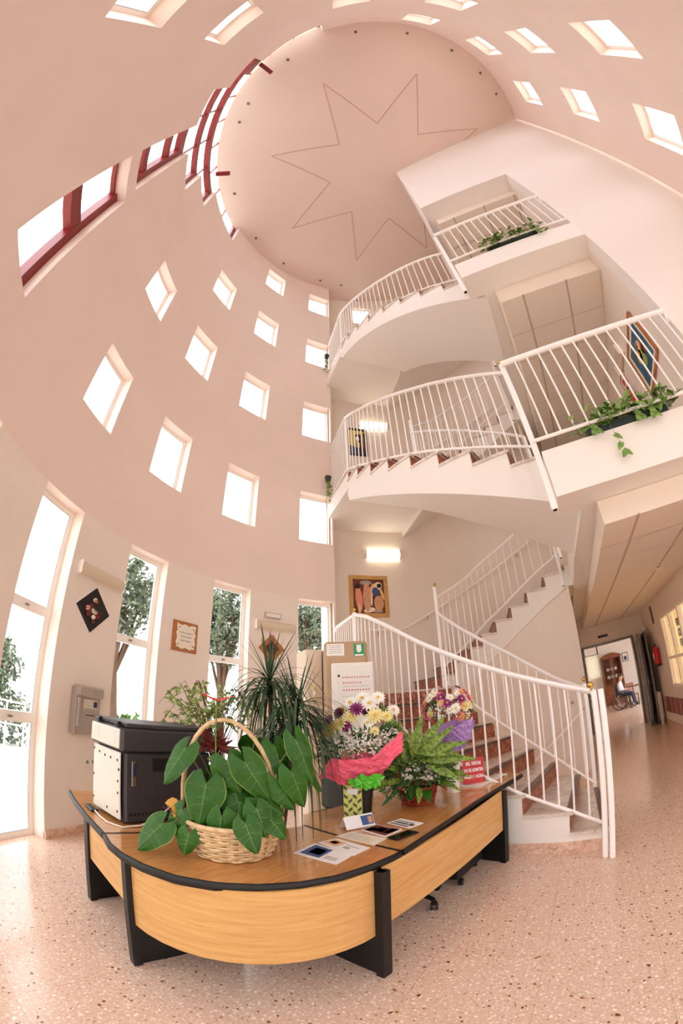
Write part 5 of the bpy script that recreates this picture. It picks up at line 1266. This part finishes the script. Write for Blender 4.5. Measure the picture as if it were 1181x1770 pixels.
# ------------------------------------------------------------------ planters on the galleries
def planter(label, x0, x1, z, plant_label, n, hang):
    t = thing('planter_box', label, 'planter', ((x0+x1)/2, FV-.1, z)); y = FV+.06
    b = MB(); L_ = x1-x0; xm = (x0+x1)/2
    b.box((xm, y, z+.005), (L_, .14, .012)); b.box((xm, y-.068, z+.035), (L_, .01, .07)); b.box((xm, y+.068, z+.035), (L_, .01, .07)); b.box((x0+.005, y, z+.035), (.01, .14, .07)); b.box((x1-.005, y, z+.035), (.01, .14, .07))
    b.build('trough', 'planter_green', t); MB().box((xm, y, z+.05), (L_-.02, .12, .02)).build('soil', 'soil', t)
    p = thing('trailing_plant', plant_label, 'plant', (xm, y, z+.1))
    b = MB(); s_ = MB()
    for i in range(n):
        o = Vector((rnd(x0-.05, x1+.1), y+rnd(-.05, .05), z+.06)); d = Vector((rnd(-.6, .7), rnd(-.8, .3), rnd(.1, 1))).normalized(); L2 = rnd(.06, .26); e = o+d*L2
        s_.tube([o, (o+e)/2+Vector((0, 0, .02)), e], .002, 4)
        ld = Vector((rnd(-1, 1), rnd(-1, .2), rnd(-.9, .2))).normalized(); heart(b, e, e+ld*rnd(.06, .1), rnd(.05, .075), (rnd(-.3, .3), -.7, .7))
    for (hx, hz) in hang:
        pts = [Vector((hx, y-.06, z+.12)), Vector((hx+.01, y-.14, z+.08)), Vector((hx+.02, y-.14, z+.1-hz*.5)), Vector((hx+.05, y-.13, z+.1-hz))]; s_.tube(pts, .002, 4)
        for q in ((.55, 1), (.8, -1), (1, 1), (1, -1)):
            c_ = pts[2].lerp(pts[3], (q[0]-.5)*2) if q[0] > .5 else pts[2]; heart(b, c_, c_+Vector((q[1]*.05, -.01, -.06)), .06, (0, -1, .2))
    s_.build('stems', 'stem_green', p); tag(b.build('foliage', 'pothos', p), kind='stuff')
planter('dark green trough hung on the first gallery edge', .74, 1.62, 3.625, 'green pothos trailing from the trough on the first gallery edge', 300, [(.95, .40), (1.25, .1), (1.4, .12), (.78, .1)])
planter('dark green trough hung on the second gallery edge', .88, 1.72, 7.385, 'leafy green plant in the trough on the second gallery edge', 230, [(1.7, .14)])
# trailing plants at the landing corners
for k, (z, lab) in enumerate(((5.95, 'straggly plant hanging at the left corner of the middle landing'), (9.85, 'straggly plant hanging at the left corner of the top landing'))):
    a0 = -55.5; c0 = Vector(cyl(a0, R-.14, z)); p = thing('trailing_plant', lab, 'plant', c0)
    MB().lathe([(.05, -.05), (.07, .05), (.06, .05)], c0, 14).build('pot', 'planter_green', p, smooth=True)
    b = MB(); s_ = MB()
    for i in range(8):
        e = c0+Vector((rnd(-.08, .1), rnd(-.1, .08), rnd(-.75, .1))); s_.tube([c0, c0+Vector((rnd(-.06, .06), rnd(-.06, .06), .08)), e], .002, 4)
        for j in range(7): q = c0.lerp(e, rnd(.1, 1)); leaf(b, q, rdir(-1, .2), rnd(.05, .08), .035, nrm=rdir())
    s_.build('stems', 'stem_green', p); b.build('foliage', 'pothos', p)

# ------------------------------------------------------------------ first gallery: things on its right wall (x = 2.31)
GX = 2.31
Mg = Matrix(((0, -1, 0, GX), (-1, 0, 0, 0), (0, 0, 1, 0), (0, 0, 0, 1)))   # local x = -y, y = out of wall (-x)
def gl(c, d, bevel=0): b = MB(); b.box((GX-c[1], -c[0], c[2]), (d[1], d[0], d[2]), bevel=bevel); return b
t = thing('framed_picture', 'brown framed picture of yellow flowers on blue, on the first gallery wall', 'picture', (GX, 4.37, 5.32))
yc, zc, w_, h_ = 4.37, 5.32, .92, .8
for c, d in (((yc, zc+h_/2), (w_, .05)), ((yc, zc-h_/2), (w_, .05)), ((yc-w_/2, zc), (.05, h_)), ((yc+w_/2, zc), (.05, h_))): MB().box((GX-.015, c[0], c[1]), (.03, d[0] if d[0] > .1 else .05, d[1] if d[1] > .1 else .05), bevel=.004).build('frame', 'frame_oak', t)
MB().box((GX-.006, yc, zc), (.01, w_-.04, h_-.04)).build('mount', 'mat_board', t); MB().box((GX-.013, yc, zc), (.004, w_-.2, h_-.18)).build('print', 'picture_blue', t)
def gblob(y, z, a, c, mm):
    b = MB(); n = 12; b.add([(GX-.0165, y+a*cos(2*PI*i/n), z+c*sin(2*PI*i/n)) for i in range(n)], [tuple(range(n))]); b.build('painted_shape', mm, t)
for a in ((4.45, 5.36, .12, .1, 'petal_yellow'), (4.3, 5.42, .1, .08, 'petal_peach'), (4.36, 5.25, .13, .12, 'leaf_pale'), (4.22, 5.28, .07, .08, 'picture_brown'), (4.35, 5.47, .04, .04, 'petal_salmon')): gblob(*a)
t = thing('wall_lamp', 'unlit wall lamp beside the picture on the first gallery', 'lamp', (GX, 4.55, 6.1))
MB().box((GX-.045, 5.1, 5.98), (.09, .5, .2), bevel=.03).build('cover', 'lamp_cover', t); MB().box((GX-.05, 4.84, 5.98), (.11, .03, .22), bevel=.012).build('end_cap', 'window_white', t); MB().box((GX-.05, 5.36, 5.98), (.11, .03, .22), bevel=.012).build('end_cap', 'window_white', t)
t = thing('exit_sign', 'small red framed safety sign on the first gallery wall', 'sign', (GX, 5.55, 5.9))
MB().box((GX-.006, 5.55, 5.85), (.012, .34, .3), bevel=.002).build('board', 'red_paint', t); MB().box((GX-.0135, 5.55, 5.85), (.003, .26, .2)).build('panel', 'paper', t); MB().box((GX-.0155, 5.55, 5.85), (.002, .12, .12)).build('symbol', 'red_paint', t)
def extinguisher(label, x, y, z, s=1):
    t = thing('fire_extinguisher', label, 'extinguisher', (x, y, z)); 
    MB().lathe([(.02, 0), (.07, .01), (.075, .04), (.075, .36), (.06, .42), (.03, .45), (.028, .47)], (x, y, z), 18).build('cylinder', 'red_paint', t, smooth=True)
    MB().lathe([(.077, 0), (.077, .06)], (x, y, z-.002), 18).build('base_ring', 'black_plastic', t)
    MB().box((x, y, z+.5), (.04, .07, .05), bevel=.006).build('valve', 'black_plastic', t); MB().box((x, y-.05, z+.53), (.02, .12, .012), bevel=.003).build('lever', 'black_plastic', t)
    MB().tube([(x, y+.03, z+.49), (x-.02, y+.12, z+.46), (x-.03, y+.12, z+.25), (x-.03, y+.1, z+.12)], .011, 8).build('hose', 'black_plastic', t, smooth=True)
    MB().box((x-.0765, y, z+.24), (.003, .09, .16)).build('label_plate', 'paper', t); MB().box((x+.079, y, z+.3), (.01, .05, .2)).build('bracket', 'steel', t)
extinguisher('red fire extinguisher with black hose on the first gallery wall', GX-.09, 5.35, 5.02)

# ------------------------------------------------------------------ ground floor corridor
extinguisher('red fire extinguisher on the corridor wall beyond the stairs', GX-.09, 9.95, 1.4)
t = thing('radiator', 'cream column radiator at the end of the corridor', 'radiator', (2.2, 10.7, 0))
for i in range(8): MB().box((2.2, 10.35+.075*i, .46), (.1, .06, .66), bevel=.02).build('column', 'radiator', t)
MB().tube([(2.2, 10.3, .75), (2.2, 10.26, .72), (2.2, 10.26, .05)], .012, 8).build('pipe', 'radiator', t, smooth=True)
MB().tube([(2.2, 10.3, .2), (2.2, 10.24, .2)], .025, 10).build('valve', 'white_plastic', t, smooth=True)
for i in (0, 7): MB().box((2.2, 10.35+.075*i, .07), (.08, .03, .14)).build('foot', 'radiator', t)
# red tile band on the low wall
b = MB(); b.box((2.305, 7.0, .48), (.012, 6.4, .36)); o = b.build('trim_band', 'brick_red'); tag(o, kind='structure')
b = MB()
for i in range(16): b.box((2.2975, 3.9+.41*i, .48), (.004, .008, .36))
b.build('joints', 'white_plastic', o)
boxs('baseboard_corridor', 2.295, 2.312, FV+.25, 11.3, 0, .1, 'base_marble')
# corridor window with amber curtain
t = thing('interior_window', 'white framed corridor window with amber curtains and dark scroll ironwork', 'window', (2.33, 7.7, 1.7))
for c, d in (((7.7, .93), (3.0, .07)), ((7.7, 2.42), (3.0, .07)), ((7.7, 1.52), (3.0, .06))): MB().box((2.34, c[0], c[1]), (.07, d[0], d[1]), bevel=.005).build('rail', 'window_white', t)
for y in (6.23, 7.0, 7.72, 8.46, 9.17): MB().box((2.335, y, 1.68), (.085, .07, 1.5), bevel=.005).build('mullion', 'window_white', t)
for i in range(4): MB().box((2.36, 6.61+.74*i, 1.68), (.004, .7, 1.44)).build('pane', 'window_glass', t)
for i in range(4):
    b = MB(); vs = []; n = 24
    for j in range(n+1): y = 6.26+.74*i+.7*j/n; vs += [(2.42+.018*sin(j*1.6), y, .95), (2.42+.018*sin(j*1.6+.3), y, 2.41)]
    b.add(vs, [(2*j, 2*j+2, 2*j+3, 2*j+1) for j in range(n)]); b.build('curtain', 'curtain', t, smooth=True)
b = MB()
for k in range(12):
    y = 8.2-.13*(k % 4); z = 1.75+.2*(k//4); b.tube([(2.385, y+.05*sin(a)*(1+.3*a/6), z+.07*cos(a)) for a in [i*.5 for i in range(13)]], .011, 5)
b.build('ironwork', 'frame_black', t)
for i, (y, z, l_) in enumerate(((9.9, 2.6, 'dark narrow plaque high on the corridor wall'),)):
    MB().box((2.3, y, z), (.014, .16, .42), bevel=.002).build('wall_sign', 'door_brown', label=l_, cat='sign')
MB().box((1.15, 11.29, 2.55), (.28, .03, .07), bevel=.005).build('door_sign', 'frame_black', label='small dark sign over the corridor doorway', cat='sign')
t = thing('emergency_light', 'small white lamp at the corner above the folded corridor door', 'lamp', (2.2, 10.9, 2.4)); MB().box((2.22, 10.95, 2.42), (.14, .16, .12), bevel=.02).build('case', 'white_plastic', t)
# doorway frame and folded door leaves
t = thing('door_frame', 'grey metal frame of the wide doorway at the corridor end', 'door frame', (1.2, 11.35, 0))
MB().box((.53, 11.37, 1.16), (.05, .2, 2.32), bevel=.004).build('jamb', 'grey_metal', t); MB().box((1.945, 11.37, 1.16), (.05, .2, 2.32), bevel=.004).build('jamb', 'grey_metal', t); MB().box((1.24, 11.37, 2.345), (1.46, .2, .05), bevel=.004).build('lintel', 'grey_metal', t)
for i, (x, y, rz, l_) in enumerate(((2.0, 10.85, 1.42, 'grey framed glass door leaf folded open towards the corridor'), (2.14, 10.75, 1.5, 'second grey door leaf folded against the corridor wall'))):
    t = thing('door_leaf', l_, 'door', (x, y, 0)); Q = Matrix.Translation((x, y, 0)) @ Matrix.Rotation(rz, 4, 'Z')
    for c, d in (((0, 0, .12), (.8, .04, .24)), ((0, 0, 2.26), (.8, .04, .1)), ((-.37, 0, 1.15), (.06, .04, 2.3)), ((.37, 0, 1.15), (.06, .04, 2.3)), ((0, 0, 1.05), (.8, .04, .1))):
        b = MB(); b.box(c, d, bevel=.004); xf(b, Q).build('rail', 'grey_metal', t)
    b = MB(); b.box((0, 0, 1.2), (.7, .01, 2.1)); xf(b, Q).build('panel', 'door_brown', t)
    b = MB(); b.box((.36, .03, 1.05), (.02, .03, .12), bevel=.004); xf(b, Q).build('handle', 'steel', t)
# ceiling spot in the tiled ceiling
MB().lathe([(.07, 2.875), (.085, 2.868), (.05, 2.862)], (1.75, 6.2, 0), 20).build('ceiling_spot', 'white_plastic', smooth=True, label='round white recessed ceiling spot in the corridor tiles', cat='lamp')

# ------------------------------------------------------------------ the room beyond the corridor
b = MB()
b.box((-1.6, 15.7, 1.5), (.1, 8.6, 3)); b.box((1.5, 20.05, .7), (6.2, .1, 1.4)); b.box((-.3, 20.05, 2.2), (2.6, .1, 1.6)); b.box((3.1, 20.05, 2.2), (3.0, .1, 1.6)); b.box((1.3, 20.05, 2.75), (.7, .1, .5))
b.box((-.55, 11.37, 1.5), (2.1, .14, 3)); b.box((3.5, 11.37, 1.5), (2.2, .14, 3)); b.box((4.55, 12.3, 1.5), (.1, 1.8, 3)); b.box((4.55, 19, 1.5), (.1, 2.0, 3))  # unseen side wall left open in the middle to light this room
tag(b.build('wall_dining', 'white_plaster'), kind='structure')
boxs('ceiling_dining', -1.65, 4.6, 11.3, 20.1, 3.0, 3.1, 'white_plaster')
t = thing('net_curtain', 'bright window curtain in the room beyond the corridor', 'curtain', (1.3, 19.98, 1.9))
b = MB(); vs = []
for j in range(31): x = .95+.7*j/30; vs += [(x, 19.96+.02*sin(j*1.3), 1.4), (x, 19.96+.02*sin(j*1.3), 2.5)]
b.add(vs, [(2*j, 2*j+2, 2*j+3, 2*j+1) for j in range(30)]); b.build('cloth', 'net_cloth', t, smooth=True)
MB().tube([(.9, 19.93, 2.5), (1.7, 19.93, 2.5)], .012, 8).build('rod', 'cabinet_wood', t)
t = thing('china_cabinet', 'dark wood china cabinet with arched top and glazed doors, in the far room', 'cabinet', (2.15, 19.6, 0))
cw = .48
MB().box((2.15, 19.62, .45), (.96, .5, .9), bevel=.01).build('base', 'cabinet_wood', t)
for s_ in (-1, 1): MB().box((2.15+s_*.24, 19.362, .45), (.42, .02, .7), bevel=.006).build('door', 'cabinet_wood', t); MB().box((2.15+s_*.465, 19.66, 1.55), (.03, .4, 1.3)).build('side', 'cabinet_wood', t)
MB().box((2.15, 19.85, 1.55), (.92, .02, 1.3)).build('back', 'cabinet_wood', t)
for z in (1.2, 1.55, 1.9): MB().box((2.15, 19.68, z), (.9, .34, .02)).build('shelf', 'cabinet_wood', t)
b = MB(); n = 12; pts = [(-.5, 0)]+[(-.5+i/n, .06+.16*sin(PI*i/n)) for i in range(n+1)]+[(.5, 0)]; k = len(pts)
vs = [(2.15+x, y, 2.18+z) for y in (19.42, 19.9) for x, z in pts]; b.add(vs, [tuple(range(k)), tuple(range(k, 2*k))[::-1]]+[(i, (i+1) % k, (i+1) % k+k, i+k) for i in range(k)]); b.build('arched_top', 'cabinet_wood', t)
for s_ in (-1, 1):
    b = MB(); cx_ = 2.15+s_*.235
    for c, d in (((cx_, 19.45, 2.16), (.44, .03, .06)), ((cx_, 19.45, .95), (.44, .03, .06)), ((cx_-.2, 19.45, 1.55), (.05, .03, 1.2)), ((cx_+.2, 19.45, 1.55), (.05, .03, 1.2))): b.box(c, d)
    b.build('glass_door_frame', 'cabinet_wood', t); MB().box((cx_, 19.45, 1.55), (.36, .006, 1.16)).build('pane', 'window_glass', t)
for i in range(6):
    tt = MB().lathe([(.01, 0), (.04, .005), (.075, .02), (.078, .024)], (1.86+.19*(i % 3)+.1, 19.72, 1.28 if i < 3 else 1.64), 14, axis=(0, -1, .2)); tt.build('plate', 'white_plastic', smooth=True, label='white plate standing in the china cabinet, ' + ['lower shelf left', 'lower shelf middle', 'lower shelf right', 'middle shelf left', 'middle shelf middle', 'middle shelf right'][i], cat='plate', group='plates in the china cabinet')
t = thing('framed_picture', 'small dark framed picture on the far room wall', 'picture', (2.95, 20, 2.1)); MB().box((2.92, 19.99, 2.05), (.3, .02, .42), bevel=.004).build('frame', 'frame_black', t); MB().box((2.92, 19.977, 2.05), (.24, .006, .36)).build('mount', 'paper', t); MB().box((2.92, 19.972, 2.0), (.14, .004, .18)).build('print', 'screen_dark', t)
# dining table and chairs silhouettes beyond
t = thing('dining_table', 'wooden dining table partly hidden behind the wheelchair', 'table', (3.0, 17.6, 0))
MB().box((3.0, 17.6, .74), (1.3, .9, .04), bevel=.008).build('tabletop', 'cabinet_wood', t)
for dx in (-.58, .58):
    for dy in (-.38, .38): MB().box((3.0+dx, 17.6+dy, .36), (.06, .06, .72)).build('leg', 'cabinet_wood', t)
def dchair(x, y, rz, label):
    t = thing('dining_chair', label, 'chair', (x, y, 0), group='wooden dining chairs'); Q = Matrix.Translation((x, y, 0)) @ Matrix.Rotation(rz, 4, 'Z')
    def bb_(c, d, n_): b = MB(); b.box(c, d, bevel=.004); xf(b, Q).build(n_, 'cabinet_wood', t)
    bb_((0, 0, .45), (.42, .42, .04), 'seat')
    for dx in (-.18, .18): bb_((dx, -.18, .22), (.04, .04, .44), 'leg'); bb_((dx, .19, .46), (.04, .04, .92), 'leg')
    bb_((0, .19, .86), (.36, .03, .12), 'back_rail'); bb_((0, .19, .66), (.36, .025, .06), 'back_rail')
dchair(1.1, 18.6, 2.8, 'dark wooden chair standing below the bright curtain'); dchair(2.5, 16.9, .3, 'dark wooden chair at the near side of the dining table'); dchair(3.5, 18.3, 3.0, 'dark wooden chair at the far side of the dining table')

# person in a wheelchair
def skin_body(joints, edges, radii, root):
    me = bpy.data.meshes.new('body'); me.from_pydata(joints, edges, []); o = bpy.data.objects.new('body', me); COL.objects.link(o)
    md = o.modifiers.new('skin', 'SKIN'); sv = me.skin_vertices[0].data
    for i, r_ in enumerate(radii): sv[i].radius = (r_, r_) if not isinstance(r_, tuple) else r_; sv[i].use_root = (i == root)
    sd = o.modifiers.new('sub', 'SUBSURF'); sd.levels = sd.render_levels = 2
    dg = bpy.context.evaluated_depsgraph_get(); m2 = bpy.data.meshes.new_from_object(o.evaluated_get(dg)); bpy.data.objects.remove(o); return m2
def seated_person(t, Q):
    J = []; E = []; Rr = []
    def j(p, r_, par=None): J.append(p); Rr.append(r_); (E.append((par, len(J)-1)) if par is not None else None); return len(J)-1
    pel = j((0, 0, .58), (.16, .13)); w = j((0, .03, .74), (.145, .11), pel); ch = j((0, .02, .95), (.165, .115), w); nk0 = j((0, 0, 1.06), (.08, .07), ch); nk = j((0, -.02, 1.12), .05, nk0)
    hd0 = j((0, -.05, 1.18), (.07, .08), nk); hd1 = j((0, -.055, 1.26), (.08, .1), hd0); hd2 = j((0, -.05, 1.33), (.06, .075), hd1)
    for s_ in (-1, 1):
        sh = j((s_*.18, .02, .99), .06, ch); el = j((s_*.24, -.02, .74), .045, sh); wr = j((s_*.2, -.25, .72), .03, el); pm = j((s_*.19, -.32, .71), (.035, .018), wr)
        for q in range(4): k1 = j((s_*(.165+.017*q), -.36, .705), .0085, pm); k2 = j((s_*(.165+.017*q), -.39+.004*abs(q-1.5), .692), .0075, k1)
        th = j((s_*.155, -.31, .70), .009, pm); j((s_*.15, -.34, .69), .008, th)
        hp = j((s_*.1, -.08, .55), .095, pel); kn = j((s_*.12, -.44, .56), .065, hp); an = j((s_*.12, -.5, .16), .042, kn); j((s_*.12, -.62, .11), (.04, .03), an)
    m2 = skin_body(J, E, Rr, pel); m2.materials.clear()
    for mm in ('skin', 'shirt', 'trousers', 'hair'): m2.materials.append(MATS[mm])
    for p in m2.polygons:
        c = p.center; p.use_smooth = True
        if c.z > 1.1: p.material_index = 0
        elif c.z > .64 and not (c.y < -.2): p.material_index = 1
        elif c.y < -.2 and c.z > .64: p.material_index = 0
        else: p.material_index = 2
    m2.transform(Q); o = bpy.data.objects.new('body', m2); COL.objects.link(o); o.parent = t; o.matrix_parent_inverse = t.matrix_world.inverted()
    b = MB(); b.ball((0, -.03, 1.3), .095, 12, sz=1.0, sx=.92, sy=1.12); b.v = [v for v in b.v]; b.f = [f for f in b.f if sum(b.v[i][2] for i in f)/len(f) > 1.27 or sum(b.v[i][1] for i in f)/len(f) > .01]; b.m = [0]*len(b.f)
    xf(b, Q).build('hair', 'hair', t, smooth=True)
    for s_ in (-1, 1):
        b = MB(); b.ball((s_*.085, -.045, 1.25), .022, 8, sx=.4); xf(b, Q).build('ear', 'skin', t, smooth=True); b = MB(); b.ball((s_*.032, -.142, 1.262), .01, 6); xf(b, Q).build('eye', 'frame_black', t, smooth=True)
    b = MB(); b.lathe([(.018, 0), (.008, .035), (.003, .05)], (0, -.15, 1.225), 8); xf(b, Q).build('nose', 'skin', t, smooth=True); b = MB(); b.box((0, -.145, 1.205), (.045, .01, .008), bevel=.003); xf(b, Q).build('mouth', 'petal_salmon', t)
WX, WY, WR = 2.05, 16.6, 1.2
Q = Matrix.Translation((WX, WY, 0)) @ Matrix.Rotation(WR, 4, 'Z')
t = thing('person', 'seated person in a pale grey shirt and dark trousers, in the wheelchair', 'person', (WX, WY, .5)); seated_person(t, Q)
t = thing('wheelchair', 'black wheelchair in the far doorway with the seated person', 'wheelchair', (WX, WY, 0))
def wq(b, n_, mm, sm=True): xf(b, Q).build(n_, mm, t, smooth=sm)
for s_ in (-1, 1):
    b = MB(); b.tube([(s_*.29, .08+.29*cos(a), .305+.29*sin(a)) for a in [2*PI*i/28 for i in range(29)]], .017, 8, cap=False); wq(b, 'wheel', 'black_plastic')
    b = MB()
    for i in range(12): a = 2*PI*i/12; b.tube([(s_*.29, .08, .305), (s_*.29, .08+.28*cos(a), .305+.28*sin(a))], .003, 4)
    wq(b, 'spokes', 'steel')
    b = MB(); b.tube([(s_*.25, -.38+.08*cos(a), .095+.08*sin(a)) for a in [2*PI*i/16 for i in range(17)]], .014, 7, cap=False); wq(b, 'castor', 'black_plastic')
    b = MB(); b.tube([(s_*.24, .22, .95), (s_*.24, .18, .5), (s_*.24, -.36, .47), (s_*.24, -.4, .25), (s_*.16, -.56, .1)], .013, 8); wq(b, 'side_frame', 'grey_metal')
    b = MB(); b.box((s_*.265, -.08, .68), (.05, .32, .04), bevel=.01); wq(b, 'armrest', 'black_plastic', False)
    b = MB(); b.tube([(s_*.24, .2, .94), (s_*.24, .32, .95)], .018, 8); wq(b, 'push_handle', 'black_plastic')
    b = MB(); b.box((s_*.12, -.58, .075), (.13, .16, .015), bevel=.004); wq(b, 'footrest', 'black_plastic', False)
b = MB(); b.box((0, -.1, .475), (.46, .46, .04), bevel=.01); wq(b, 'seat', 'black_plastic', False)
b = MB(); b.box((0, .19, .74), (.46, .03, .4), bevel=.008, rx=-.08); wq(b, 'backrest', 'black_plastic', False)

# ------------------------------------------------------------------ outside
b = MB(); b.lathe([(4.78, -.12), (4.78, -.04), (60, -.04), (60, -.12)], (CX, CY, 0), 64)
b.f = b.f[:-2]; b.m = b.m[:-2]; o = b.build('ground', 'paving'); tag(o, kind='structure')
def tree(label, x, y, h, cr, trunk_r, n, cz, lean=(0, 0), sq=.7):
    t = thing('tree', label, 'tree', (x, y, 0)); c0 = Vector((x+lean[0], y+lean[1], cz)); b = MB()
    b.tube([(x, y, -.04), (x+lean[0]*.4, y+lean[1]*.4, h*.4), c0], [trunk_r, trunk_r*.8, trunk_r*.5], 10)
    for i in range(7): d = rdir(-.1, .9); b.tube([Vector((x+lean[0]*.5, y+lean[1]*.5, h*.45)), c0+d*cr*.7], [trunk_r*.4, .02], 6)
    b.build('trunk', 'bark', t, smooth=True); b = MB()
    for i in range(n):
        d = rdir(); k = (Vector((sin(d.x*7+d.y*3), cos(d.y*6), sin(d.z*9)))*.12); q = c0+Vector((d.x, d.y, d.z*sq))*cr*rnd(.35, 1)+k*cr; L_ = rnd(.07, .16)
        leaf(b, q, rdir(), L_, L_*.5, nrm=rdir())
    tag(b.build('foliage', 'tree_leaf', t), kind='stuff')
tree('big dark tree seen through the second tall window, with leaning trunk', -8.3, 4.1, 4.2, 1.15, .16, 5200, 3.75, (.2, -.35), .8)
tree('dark tree seen through the third tall window', -8.0, 7.0, 4.0, .85, .12, 5200, 3.75, (.1, -.2), 1.35)
tree('dark tree seen through the tall window nearest the stairs', -6.8, 9.25, 3.6, .95, .12, 4600, 4.0, (.05, .05), .9)
tree('small green shrub tree seen through the glass door', -9.75, 1.75, 1.9, .5, .06, 1600, 1.75, (0, 0), 1.2)
def hedge(label, p, q, h, w_, n, mt='ivy'):
    t = thing('hedge', label, 'hedge', ((p[0]+q[0])/2, (p[1]+q[1])/2, 0)); b = MB()
    for i in range(n):
        f = rnd(0, 1); c = Vector((p[0]+(q[0]-p[0])*f+rnd(-w_, w_)/2, p[1]+(q[1]-p[1])*f+rnd(-w_, w_)/2, rnd(0, h))); leaf(b, c, rdir(), rnd(.08, .16), .07, nrm=rdir())
    tag(b.build('foliage', mt, t), kind='stuff'); MB().tube([(p[0], p[1], 0), (p[0], p[1], h*.8)], .03, 6).build('stem', 'bark', t)
hedge('green clipped hedge low behind the second tall window', (-9.2, 2.7), (-8.3, 4.9), 1.15, .5, 2400)
hedge('dark hedge behind the white railing outside the glass door', (-10.6, .5), (-10.1, 2.6), 1.15, .5, 1600, 'tree_leaf')
for (p, q, l_) in (((-9.5, .4), (-9.0, 2.3), 'white metal railing outside the glass door'), ((-7.9, 2.7), (-7.2, 4.9), 'white metal railing outside the second tall window')):
    t = thing('garden_railing', l_, 'railing', ((p[0]+q[0])/2, (p[1]+q[1])/2, 0)); P0, P1 = Vector(p+(0,)), Vector(q+(0,))
    for z in (1.02, .55): MB().tube([P0+Vector((0, 0, z)), P1+Vector((0, 0, z))], .02, 8).build('rail', 'white_enamel', t)
    for i in range(6): MB().tube([P0.lerp(P1, i/5), P0.lerp(P1, i/5)+Vector((0, 0, 1.02))], .02, 8).build('upright', 'white_enamel', t)
